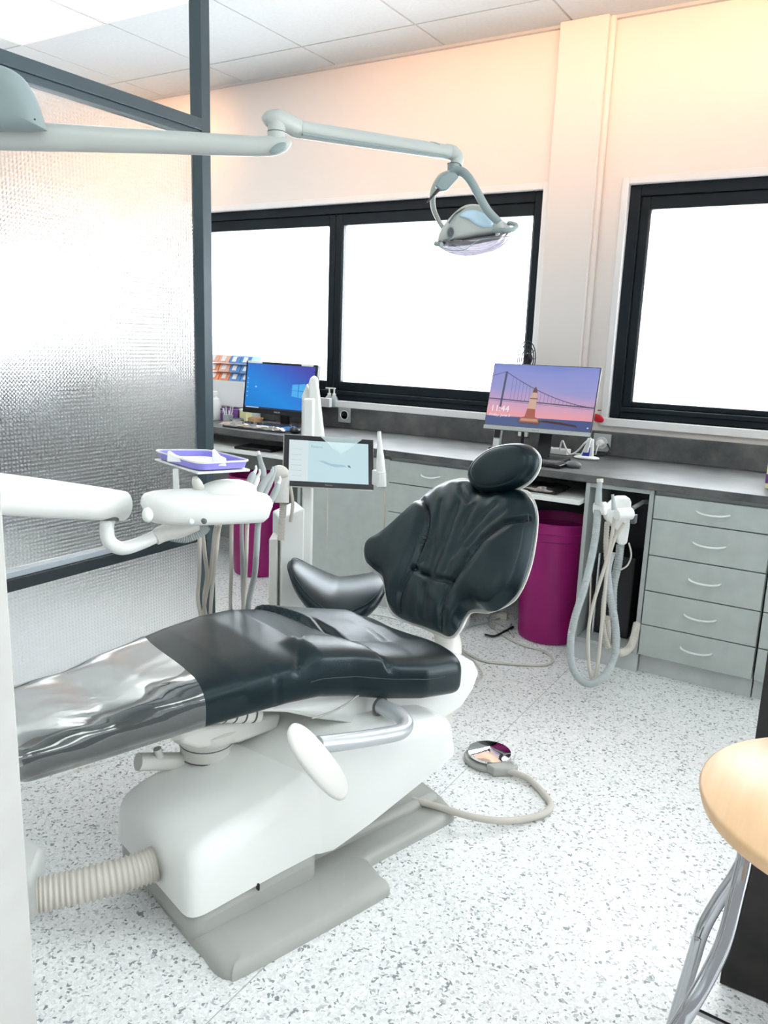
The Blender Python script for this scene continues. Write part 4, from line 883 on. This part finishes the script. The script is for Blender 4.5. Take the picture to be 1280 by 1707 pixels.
hw([(1024, 862, 0), (1020, 890, 0), (1012, 930, 0), (1000, 970, 0), (988, 1010, 0), (981, 1050, 0), (981, 1100, 0), (986, 1130, 0), (992, 1128, 0), (997, 1100, 0), (1003, 1040, 0), (1008, 990, 0), (1013, 940, 0), (1024, 900, 0), (1040, 872, 0)], .006, 'hose2', 10, 8, name='thin_hose')
hw([(1012, 870, .04), (1010, 910, .05), (1012, 960, .05), (1006, 1010, .05), (1006, 1050, .05), (1014, 1080, .05)], .009, 'hose2', 12, 36, .08, name='ribbed_hose')
hw([(1034, 908, .06), (1030, 940, .06), (1022, 980, .07), (1022, 1030, .08), (1026, 1075, .08)], .014, 'hose', 14, 36, .06)
hw([(1048, 905, .04), (1052, 925, .04), (1046, 942, .04), (1034, 950, .04)], .003, 'hose2', 8, 6, name='cable')
hw([(1010, 1030, .05), (1016, 1075, .1), (1034, 1088, .1), (1052, 1076, .15), (1062, 1040, .2)], .014, 'hose2', 14, 30, .05)
obj('drip_rod', G().tube([W(985, 950, d=2.8), W(982, 1060, d=2.8)], .003, 6, 1), 'hose2', SH)

# ------------------------------------------------------------------ monitors
m1 = screen('blue_desktop', [(0, (.0, .22, .75)), (.45, (.0, .30, .93)), (.8, (.03, .14, .70)), (1, (.06, .07, .50))], 1, 1, (.45, .55), .85)
t1, s1, o1, a1_, b1_, n1_, w1_, h1_ = display('monitor', 'black monitor with blue desktop on the left of the worktop', 'monitor', (-2.66, 3.28, .929), .087, .131, -.009, .443, .271, .012, .026, .03, 'blackp', m1)
g = G()
def qd(x, y): return o1+a1_*(x*w1_)+b1_*(y*h1_)
for (x0, x1, yb0, yt0, yb1, yt1) in ((.69, .735, .46, .555, .45, .567), (.74, .80, .448, .568, .435, .585)):
    pass
def lerp(a, b, t): return a+(b-a)*t
Lq = [(.69, .33), (.88, .29), (.88, .62), (.69, .585)]
for i in range(2):
    for j in range(2):
        u0, u1 = (0, .47) if i == 0 else (.52, 1); v0, v1 = (0, .48) if j == 0 else (.52, 1)
        def q(u, v): yb = lerp(.33, .29, u); yt = lerp(.585, .62, u); return qd(lerp(.69, .88, u), lerp(yb, yt, v))
        g.add([q(u0, v0), q(u1, v0), q(u1, v1), q(u0, v1)], [(0, 1, 2, 3)])
obj('desktop_picture', g, emis('light_blue_glow', (.08, .50, 1), .9), s1)
obj('taskbar', quad(G(), o1, a1_, b1_, 0, 0, w1_, .035*h1_), emis('taskbar_dark', (.02, .03, .08), .8), s1)
g = G(); quad(g, o1+n1_*.0004, a1_, b1_, .02*w1_, .008*h1_, .22*w1_, .03*h1_)
for k in range(5): quad(g, o1+n1_*.0004, a1_, b1_, .02*w1_, (.25+.1*k)*h1_, .035*w1_, (.27+.1*k)*h1_)
quad(g, o1+n1_*.0004, a1_, b1_, .14*w1_, .47*h1_, .165*w1_, .50*h1_); obj('icons', g, emis('icon_white', (.65, .75, .9), .8), s1)
g = G(); text(g, 'PHILIPS', o1+a1_*.5*w1_-b1_*.017-n1_*.0008, a1_, b1_, .012, align='CENTER'); obj('maker_name', g, emis('silver_print_glow', (.7, .7, .7), .6), t1)  # maker's letters coloured by emission, though only print
g = G(); 
for x0, x1 in ((.0, .22), (.80, .97)): quad(g, o1+n1_*.0012, a1_, b1_, x0*w1_, 1.005*h1_, x1*w1_, 1.055*h1_)
obj('sticker', g, 'paper', t1)
cM = Vector((-2.66, 3.28, .929)); obj('neck', G().box((cM.x+.0, cM.y+.05, .80), (.05, .02, .12)), 'blackp', t1, bev=.003); obj('foot', G().lathe([(.10, 0), (.10, .006), (.04, .012)], (cM.x, cM.y+.03, .7335)), 'blackp', t1)

sky = [(0, (.80, .28, .32)), (.25, (.86, .36, .40)), (.42, (.62, .36, .55)), (.62, (.33, .33, .66)), (.85, (.27, .30, .68)), (1, (.16, .24, .62))]
m2 = screen('sunset_picture', sky, 1, 1, (.03, .85), .95)
t2, s2_, o2, a2_, b2_, n2_, w2_, h2_ = display('monitor', 'thin monitor showing a lighthouse and bridge at dusk, right of the headrest', 'monitor', (-1.155, 3.077, .989), .069, .312, .003, .4428, .2788, .004, .018, .012, 'gdark', m2, front='blackp')
obj('chin', G().add([o2-n2_*.0003+a2_*x+b2_*y for x, y in ((-.003, -.0175), (w2_+.003, -.0175), (w2_+.003, -.0012), (-.003, -.0012))], [(0, 1, 2, 3)]), 'lamedge', t2)
def p2(x, y, k=.0003): return o2+a2_*(x*w2_)+b2_*(y*h2_)+n2_*k
def poly2(name, L_, m, k=.0003):
    g = G()
    for P_ in L_: g.add([p2(x, y, k) for x, y in P_], [list(range(len(P_)))])
    return obj(name, g, m, s2_)
poly2('sea', [[(0, 0), (1, 0), (1, .165), (0, .15)]], emis('sea_blue', (.05, .085, .25), .9))
dk = emis('bridge_slate', (.09, .09, .17), .9)
L_ = [[(.115, .30), (.135, .30), (.145, .88), (.125, .88)], [(0, .42), (1, .365), (1, .385), (0, .44)], [(0, .40), (1, .345), (1, .35), (0, .405)]]
pts = [(.135+(1-.135)*k/24, .87-.49*(1-(1-k/24)**1.7)) for k in range(25)]
for (x0, y0), (x1, y1) in zip(pts[:-1], pts[1:]): L_.append([(x0, y0-.006), (x1, y1-.006), (x1, y1+.006), (x0, y0+.006)])
for k in range(2, 24):
    x, y = pts[k]; yb = .435-.055*x; 
    if y > yb: L_.append([(x-.0012, yb), (x+.0012, yb), (x+.0012, y), (x-.0012, y)])
L_.append([(0, .795), (.125, .87), (.125, .878), (0, .805)])
poly2('bridge', L_, dk, .0005)
poly2('rocks', [[(.31, .09), (.33, .13), (.50, .14), (.55, .10), (.88, .06), (.86, .09), (.7, .12), (.56, .13), (.52, .05), (.34, .055)]], emis('rock_brown', (.10, .06, .055), .9), .0007)
poly2('tower_base', [[(.33, .08), (.335, .15), (.375, .17), (.39, .30), (.465, .30), (.475, .17), (.51, .15), (.515, .08)]], emis('tower_red', (.42, .10, .06), .9), .0009)
poly2('tower_top', [[(.39, .30), (.40, .46), (.415, .56), (.46, .56), (.466, .46), (.468, .30)]], emis('tower_cream', (.70, .45, .33), .9), .0011)
poly2('plinth', [[(.34, .10), (.345, .14), (.50, .14), (.505, .10)]], emis('plinth_cream', (.60, .32, .22), .9), .0011)
poly2('lantern', [[(.415, .56), (.42, .61), (.437, .66), (.455, .61), (.46, .56)]], emis('lantern_brown', (.16, .07, .05), .9), .0013)
poly2('gallery', [[(.40, .455), (.475, .455), (.475, .47), (.40, .47)]], emis('gallery_brown', (.16, .07, .05), .9), .0013)
g = G(); text(g, '11:44', p2(.035, .225, .0016), a2_, b2_, .036); text(g, 'Friday, June 3', p2(.03, .145, .0016), a2_, b2_, .0165)
quad(g, p2(.965, .05, .0016), a2_, b2_, 0, 0, .006, .005); obj('clock_lettering', g, emis('white_letters', (.9, .9, .95), 1), s2_)
g = G(); text(g, 'PHILIPS', p2(.5, -.052, -.0006), a2_, b2_, .0085, align='CENTER'); obj('maker_name', g, 'gdark', t2)
cM = Vector((-1.155, 3.077, .989)); obj('neck', G().prism([V(cM.x-.025, cM.y+.055, .745), V(cM.x+.03, cM.y+.055, .745), V(cM.x+.03, cM.y+.10, .90), V(cM.x-.025, cM.y+.10, .90)], (0, .015, 0)), 'blackp', t2, bev=.003); obj('foot', G().box((cM.x, cM.y+.06, .741), (.20, .15, .014)), 'blackp', t2, bev=.005)

# ------------------------------------------------------------------ things on the worktop, right
def on_top(x, y, z=.7335): return W(x, y, Z=z)
p = on_top(826, 750); t = thing('cordless_phone', 'silver and black cordless phone upright in its cradle left of the headrest', 'phone', p)
up_ = V(0, .012, .075); obj('handset', G().prism([p+V(-.019, 0, .008), p+V(.019, 0, .008), p+V(.019, .0, .008)+up_*1.25, p+V(-.019, 0, .008)+up_*1.25], (0, .018, 0)), 'silver', t, bev=.005)
obj('keypad', G().prism([p+V(-.014, -.002, .018), p+V(.014, -.002, .018), p+V(.014, .0035, .05), p+V(-.014, .0035, .05)], (0, -.001, 0)), 'paper', t)
obj('screen', G().prism([p+V(-.014, .0035, .055), p+V(.014, .0035, .055), p+V(.014, .011, .095), p+V(-.014, .011, .095)], (0, -.0015, 0)), 'blackp', t)
obj('cradle', G().box(p+V(0, .01, .007), (.06, .055, .014)), 'blackp', t, bev=.005)
p = on_top(955, 779); t = thing('computer_mouse', 'dark computer mouse on the worktop right of the headrest', 'mouse', p)
obj('shell', G().ell(p+V(0, .0, .010), (.036, .028, .017), Matrix.Rotation(-.5, 3, 'Z')), 'gdark', t); obj('wheel', G().cyl(p+V(-.014, -.003, .024), p+V(-.014, .005, .024), .004), 'blackp', t)
p = on_top(605, 715)
p = on_top(492, 722); t = thing('computer_mouse', 'black computer mouse beside the wrapped keyboard, left of the mast', 'mouse', p)
obj('shell', G().ell(p+V(0, .0, .012), (.038, .028, .018), Matrix.Rotation(-.5, 3, 'Z')), 'blackp', t); obj('wheel', G().cyl(p+V(-.014, -.003, .028), p+V(-.014, .005, .028), .004), 'gdark', t)
p = on_top(930, 758); t = thing('power_strip', 'white power strip on the worktop under the lighthouse monitor', 'power strip', p)
obj('body', G().box(p+V(-.02, .02, .014), (.13, .04, .026), -.12), 'white', t, bev=.004)
for k in range(3): obj('socket', G().cyl(p+V(-.06+.04*k, .02-.004*k, .027), p+V(-.06+.04*k, .02-.004*k, .0285), .014), 'hose', t)
g = G().tube([W(932, 752, Y=3.2), W(937, 735, Y=3.2), W(942, 745, Y=3.2), W(950, 757, Y=3.2), W(962, 752, Y=3.2), W(975, 738, Y=3.2), W(985, 730, Y=3.22)], .0035, 8, 6); tag(obj('white_cable', g, 'white'), 'white cable arching from the power strip under the lighthouse monitor', 'cable')
p = on_top(975, 766); t = thing('charging_cradle', 'white charging cradle with a blue inlay beside the right wall socket', 'charger', p)
obj('base', G().ell(p+V(.0, .02, .006), (.055, .035, .010)), 'white', t)
obj('upright', G().prism([p+V(-.03, .01, .006), p+V(.03, .01, .006), p+V(.018, .035, .085), p+V(-.005, .035, .085)], (0, .014, 0)), 'white', t, bev=.005)
obj('inlay', G().prism([p+V(-.018, .002, .012), p+V(.014, .002, .012), p+V(.012, .022, .05), p+V(-.008, .022, .05)], (0, .004, 0)), mat('royal_blue_plastic', (.03, .05, .45), .3, noise=.05), t, bev=.001)
obj('device', G().prism([p+V(-.008, .0, .03), p+V(.012, .0, .03), p+V(.016, .02, .09), p+V(-.001, .02, .09)], (0, -.010, 0)), 'white', t, bev=.003)
def socket(lab, x, z, plug):
    t = thing('wall_socket', lab, 'socket', (x, D-.024, z-.04))
    obj('plate', G().box((x, D-.027, z), (.078, .009, .078)), 'lamedge', t, bev=.003)
    obj('insert', G().lathe([(.026, 0), (.026, .003), (.022, .003), (.019, -.004 if not plug else .001), (.001, -.004 if not plug else .001)], (x, D-.0315, z), (0, -1, 0)), 'white', t)
    obj('earth_pin', G().cyl((x, D-.03, z+.010), (x, D-.040, z+.010), .002).cyl((x-.009, D-.0295, z), (x-.009, D-.0350, z), .0025).cyl((x+.009, D-.0295, z), (x+.009, D-.0350, z), .0025), 'gdark', t)
    return t
p = W(574, 692, Y=D-.03); socket('square grey wall socket in the upstand left of the scanner tip', p.x, p.z, False)
p = W(1003, 738, Y=D-.03); socket('square grey wall socket right of the lighthouse monitor with a plug in it', p.x, p.z, True)
t = thing('plug', 'white plug in the socket right of the lighthouse monitor', 'plug', (p.x, D-.045, p.z)); obj('body', G().cyl((p.x, D-.042, p.z), (p.x, D-.075, p.z), .017, .013), 'white', t, bev=.002)
obj('cord', G().tube([V(p.x, D-.07, p.z), V(p.x-.004, D-.085, p.z-.03), V(p.x-.01, D-.08, p.z-.05), V(p.x-.03, D-.10, .739), V(p.x-.1, D-.12, .739)], .003, 8, 5), 'white', t)
tag(obj('black_cable', G().tube([V(p.x+.03, D-.05, p.z-.0), V(p.x+.045, D-.06, p.z-.025), V(p.x+.02, D-.08, .739), V(p.x-.05, D-.09, .739), V(p.x-.16, D-.1, .739)], .0035, 8, 6), 'blackp'), 'black cable lying behind the plug right of the lighthouse monitor', 'cable')
p = W(870, 724, Y=D-.05); tag(obj('junction_box', G().box((p.x, D-.035, p.z), (.045, .02, .022)), 'white', bev=.002), 'tiny white cable box on the upstand beneath the lighthouse monitor', 'box')
p = W(996, 697, Y=D-.03); t = thing('adhesive_hook', 'red oval hook on the white trim right of the lighthouse monitor', 'hook', p); obj('pad', G().ell(p, (.030, .006, .017), Matrix.Rotation(.35, 3, 'Y')), 'red', t); obj('peg', G().cyl(W(996, 684, Y=D-.03), W(1002, 684, Y=D-.03), .002), 'blackp', t)
# fan behind monitor 2
p = W(878, 590, Y=3.33); t = thing('desk_fan', 'black round fan half hidden behind the lighthouse monitor', 'fan', (p.x, p.y, .7335))
g = G(); cf = V(p.x+.0, p.y, p.z-.02)
for r in (.02, .04, .06, .075): g.tube([cf+V(r*.55*math.cos(2*PI*k/32), .0, r*math.sin(2*PI*k/32)) for k in range(33)], .0022, 6, 1)
for k in range(12): a = 2*PI*k/12; g.tube([cf, cf+V(.041*math.cos(a), -.004, .075*math.sin(a))], .0015, 5, 1)
obj('cage', g, 'blackp', t); obj('motor', G().ell(cf+V(0, .02, 0), (.02, .02, .025)), 'blackp', t); obj('stand', G().cyl((cf.x, cf.y+.02, .745), (cf.x, cf.y+.02, cf.z-.02), .007), 'blackp', t); obj('foot', G().lathe([(.05, 0), (.05, .006), (.01, .015)], (cf.x, cf.y+.02, .7335)), 'blackp', t)
# carton at right edge
p = on_top(1283, 815); t = thing('carton', 'yellow and violet carton at the right end of the worktop', 'box', p)
obj('box', G().bb(p.x-.017, p.x+.08, p.y, p.y+.12, .7335, .86), 'yellow', t, bev=.001); obj('band', G().bb(p.x-.0176, p.x+.0806, p.y-.0006, p.y+.1206, .752, .785), 'violetbox', t)

# ------------------------------------------------------------------ things on the worktop, left
by = 3.38
k = 0
cols = [['orange2', 'orange2', 'blue', 'blue'], ['orange', 'orange2', 'blue', 'blue'], ['orange', 'orange', 'blue', 'blue']]
pb0 = W(345, 655, Y=by); x0 = W(352, 620, Y=by).x; x1 = W(423, 620, Y=by).x; zt2 = W(385, 591, Y=by).z; zb2 = W(385, 634, Y=by).z
bwid = (x1-x0)/4; bh = (zt2-zb2)/3
rows = ['top', 'middle', 'bottom']; cl = ['leftmost', 'second from left', 'third from left', 'rightmost']
for i in range(3):
    for j in range(4):
        a = x0+j*bwid; z = zb2+(2-i)*bh
        t = thing('storage_bin', '%s small storage bin, %s in the %s row by the window' % ({'o': 'orange', 'b': 'blue'}[cols[i][j][0]], cl[j], rows[i]), 'storage bin', (a+bwid/2, by, z), 'small coloured bins stacked left of the blue-screen monitor')
        g = G().prism([V(a+.002, by-.03, z), V(a+.002, by+.06, z), V(a+.002, by+.06, z+bh*.92), V(a+.002, by-.005, z+bh*.9), V(a+.002, by-.022, z+bh*.35)], (bwid-.004, 0, 0)); obj('body', g, cols[i][j], t, bev=.002)
        obj('label_card', G().prism([V(a+bwid*.28, by-.0275, z+bh*.22), V(a+bwid*.66, by-.0275, z+bh*.22), V(a+bwid*.66, by-.0105, z+bh*.8), V(a+bwid*.28, by-.0105, z+bh*.8)], (0, -.001, 0)), 'paper', t)
zc_ = zb2-.001
tag(obj('white_carton', G().bb(x0-.05, x1-.03, by-.05, by+.08, .7335+.075, zc_), 'paper', bev=.002), 'white carton under the stacked coloured bins', 'box')
tag(obj('shelf_riser', G().bb(x0-.05, x1-.02, by-.04, by+.08, .7335+.068, .7335+.0745).bb(x0-.05, x0-.044, by-.04, by+.08, .7335, .8014).bb(x1-.026, x1-.02, by-.04, by+.08, .7335, .8014), 'white'), 'white riser on the worktop carrying the carton', 'shelf')
pb1 = W(382, 695, Y=3.30)
t = thing('glove_box', 'violet glove carton behind the tools, left of the blue-screen monitor', 'box', (pb1.x, 3.32, .7335)); 
ax0, ax1 = W(366, 690, Y=3.27).x, W(396, 690, Y=3.27).x; az1 = W(380, 660, Y=3.27).z
obj('box', G().bb(ax0-.02, ax1, 3.27, 3.325, .7335, min(az1, .80)), 'violetbox', t, bev=.001)
g = G(); text(g, 'XTER', V(ax0+.0, 3.2695, min(az1, .80)-.026), V(1, 0, 0), V(0, 0, 1), .022, 0.0003); obj('lettering', g, 'paper', t)
p = W(403, 690, Y=3.31); t = thing('cup_carton', 'cream carton just left of the blue-screen monitor', 'box', (p.x, 3.31, .7335)); obj('box', G().bb(ax1+.004, ax1+.05, 3.28, 3.33, .7335, .80), 'yellow', t, bev=.001); obj('lid', G().bb(ax1+.002, ax1+.052, 3.278, 3.332, .7995, .806), 'paper', t)
p = W(380, 705, Z=.7335); t = thing('instrument_pot', 'glass pot of white and steel dental tools left of the monitor', 'pot', (p.x, p.y, .7335))
obj('pot', G().lathe([(.022, 0), (.024, .002), (.027, .045), (.0255, .045), (.022, .004), (.001, .004)], (p.x, p.y, .7335)), 'hose', t)
for q in range(9):
    a = q*2.4; o = obj('dental_tool', G().tube([V(p.x+.010*math.cos(a), p.y+.010*math.sin(a), .740), V(p.x+.034*math.cos(a), p.y+.018*math.sin(a), .80+.012*(q % 3))], .0026, 6, 1), 'white' if q % 2 else 'steel'); tag(o, 'thin dental tool standing in the glass pot left of the monitor', 'tool', 'tools standing in the glass pot')
p = W(358, 700, Z=.7335); t = thing('bottle', 'tall white bottle beside the partition post on the worktop', 'bottle', (p.x, p.y, .7335)); obj('body', G().lathe([(.035, 0), (.037, .005), (.037, .09), (.03, .115), (.014, .125), (.014, .14)], (p.x, p.y, .7335)), 'white', t); obj('cap', G().lathe([(.016, .138), (.016, .155), (.012, .158)], (p.x, p.y, .7335)), 'paper', t)
p = W(408, 703, Y=3.26); t = thing('glass_bowl', 'grey bowl on the worktop under the blue-screen monitor', 'bowl', (p.x, 3.2, .7335)); obj('bowl', G().lathe([(.022, 0), (.034, .004), (.037, .026), (.034, .026), (.03, .006), (.001, .005)], (p.x, 3.2, .7335)), 'gdark', t); obj('rim', G().lathe([(.036, .026), (.038, .027), (.036, .029)], (p.x, 3.2, .7335), cap=False), 'hose', t)
p = W(430, 700, Y=3.26); t = thing('wood_bowl', 'beige bowl under the blue-screen monitor beside the grey bowl', 'bowl', (p.x, 3.24, .7335)); obj('bowl', G().lathe([(.022, 0), (.034, .004), (.042, .038), (.039, .038), (.03, .006), (.001, .005)], (p.x, 3.24, .7335)), 'wood', t)
# soap dispensers on the sill
for k, (px, lab) in enumerate(((535, 'clear pump bottle on the window sill, left of the pair'), (543, 'clear pump bottle on the window sill, right of the pair'))):
    p = W(px+2, 655, Y=3.44); zb = .839; t = thing('pump_bottle', lab, 'bottle', (p.x, 3.50, zb), 'pump bottles on the window sill')
    obj('bottle', G().lathe([(.020, 0), (.022, .003), (.022, .045), (.012, .058), (.009, .062)], (p.x, 3.505-.0, zb)), 'hose', t)
    obj('pump', G().lathe([(.010, .062), (.010, .07), (.004, .071), (.004, .095)], (p.x, 3.505, zb)).box((p.x-.008, 3.505, zb+.097), (.030, .009, .007)), 'white', t)
p = W(541, 658, Y=3.46); tag(obj('sill_carton', G().bb(p.x-.045, p.x+.035, 3.455, 3.48, .839, .885), 'paper', bev=.001), 'small white box before the pump bottles on the sill', 'box')

# cables on the floor
def cable(lab, px, r=.0045, m='hose2', z=.006):
    tag(obj('floor_cable', G().tube([W(x, y, Z=z+dz) for x, y, dz in [(q+(0,))[:3] for q in px]], r, 8, 6), m), lab, 'cable')
cable('grey cable winding from the bin across the floor to a long loop', [(856, 1062), (850, 1052), (835, 1040), (818, 1036), (828, 1050), (850, 1066), (880, 1078), (905, 1085), (921, 1098), (915, 1107), (890, 1109), (840, 1106), (800, 1100), (765, 1080)])
cable('pale cable coiled on the floor left of the right-hand bin', [(770, 1050), (790, 1042), (815, 1036), (835, 1030), (845, 1020), (830, 1018), (815, 1030), (820, 1046), (845, 1050), (852, 1040)], .004, 'hose')
cable('white cable running along the plinth behind the stool', [(600, 1022), (640, 1026), (690, 1040), (716, 1048)], .004, 'white')
cable('thin cable on the floor behind the chair back, turning under the seat', [(765, 1085), (785, 1098), (800, 1115), (803, 1128), (790, 1138)], .003, 'hose2')
cable('black cable with connector on the floor left of the right-hand bin', [(808, 1058), (825, 1060), (842, 1052), (855, 1045)], .005, 'blackp', .01)
p = W(836, 1032, Z=0); tag(obj('adapter', G().box((p.x, p.y, .014), (.05, .03, .026), .3), 'hose2', bev=.004), 'small beige adapter among the cables left of the right-hand bin', 'adapter')

# ------------------------------------------------------------------ things seen blurred through the glass
t = thing('dark_armchair', 'dark chair dimly seen through the dimpled glass', 'chair', (-3.15, 2.2, 0))
obj('seat', G().bb(-3.5, -3.0, 1.95, 2.4, .38, .5), 'gdark', t, bev=.03); obj('backrest', G().bb(-3.56, -3.44, 1.95, 2.4, .5, .98), 'gdark', t, bev=.04)
for a in (-3.45, -3.05):
    for b in (2.0, 2.35): obj('leg', G().cyl((a, b, 0), (a, b, .38), .015), 'steel', t)
t = thing('violet_stool', 'violet stool dimly seen through the dimpled glass', 'stool', (-2.9, 1.55, 0)); obj('seat', G().lathe([(.17, .40), (.19, .42), (.19, .50), (.15, .52)], (-2.9, 1.55, 0)), mat('violet_vinyl', (.12, .08, .30), .4, noise=.1), t); obj('column', G().cyl((-2.9, 1.55, .03), (-2.9, 1.55, .4), .03), 'steel', t); obj('foot', G().lathe([(.2, 0), (.2, .015), (.03, .03)], (-2.9, 1.55, 0)), 'gdark', t)
t = thing('sideboard', 'grey cabinet row dimly seen through the glass under the far window', 'cabinet', (-5, 3.2, 0)); obj('body', G().bb(-6.5, -3.75, 2.98, 3.5, 0, .8), 'lam', t, bev=.003); obj('top', G().bb(-6.5, -3.73, 2.95, 3.51, .8005, .83), 'slate', t)
t = thing('equipment_trolley', 'dark equipment trolley dimly seen through the glass', 'trolley', (-3.5, 2.65, 0)); obj('body', G().bb(-3.75, -3.3, 2.6, 2.85, .0, .75), 'gdark', t, bev=.01); obj('screen', G().bb(-3.7, -3.35, 2.62, 2.66, .8, 1.08), 'blackp', t, bev=.01); obj('stem', G().bb(-3.55, -3.5, 2.66, 2.7, .75, .9), 'gdark', t)

# ------------------------------------------------------------------ foreground right: desk panel and round stool table
dp0 = W(1199, 1640, Z=0)
t = thing('desk', 'black panelled desk at the lower right edge', 'desk', (dp0.x+.5, dp0.y+.3, 0)); obj('panel', G().bb(dp0.x, dp0.x+1.0, dp0.y, dp0.y+.03, 0.002, .70), 'darkdesk', t, bev=.001)
obj('side_panel', G().bb(dp0.x+.97, dp0.x+1.0, dp0.y+.03, dp0.y+.6, .002, .70), 'darkdesk', t); obj('top', G().bb(dp0.x-.0, dp0.x+1.02, dp0.y-.0, dp0.y+.62, .7005, .725), 'darkdesk', t, bev=.002)
zt = .60; cxy = (.072, 1.173)
t = thing('bar_stool', 'round beech-topped stool with bent chrome legs at the lower right edge', 'stool', (cxy[0], cxy[1], 0))
r = .219; obj('seat', G().lathe([(r-.02, -.026), (r-.004, -.022), (r, -.008), (r-.001, -.003), (r-.005, 0), (.001, 0)], (*cxy, zt), n=96), 'wood', t, smooth=60)
def legc(px, name='leg', rad=.0155, m='chrome', n=20, par=None): return obj(name, G().tube([W(x, y, d=d) for x, y, d in px], rad, n, 7), m, par or t, smooth=180)
legc([(1256, 1390, 1.22), (1246, 1403, 1.21), (1239, 1445, 1.20), (1228, 1489, 1.19), (1208, 1566, 1.18), (1180, 1627, 1.17), (1153, 1674, 1.16), (1133, 1707, 1.16), (1080, 1790, 1.15)], rad=.0118)
legc([(1250, 1412, 1.31), (1227, 1458, 1.33), (1196, 1504, 1.35), (1171, 1550, 1.36), (1156, 1597, 1.37), (1142, 1643, 1.38), (1123, 1707, 1.39), (1105, 1770, 1.40)], rad=.0115)
legc([(1163, 1563, 1.335), (1160, 1575, 1.335), (1143, 1640, 1.345), (1122, 1707, 1.355)], 'leg_sleeve', .0058)
q0 = W(1158, 1684, d=1.36); q1 = W(1230, 1718, d=1.40); obj('footrest', G().tube([q0, q0.lerp(q1, .5), q1], .0055, 10, 4), 'chrome', t)
for sgn in (0, 1): obj('leg', G().tube([V(cxy[0]+.08, cxy[1]-.05+.12*sgn, .574), V(cxy[0]+.13, cxy[1]-.06+.16*sgn, .4), V(cxy[0]+.2, cxy[1]-.1+.25*sgn, .2), V(cxy[0]+.3, cxy[1]-.15+.3*sgn, .0)], .0155, 14, 6), 'chrome', t)

for o in bpy.data.objects:
    if '_org' in o: del o['_org']
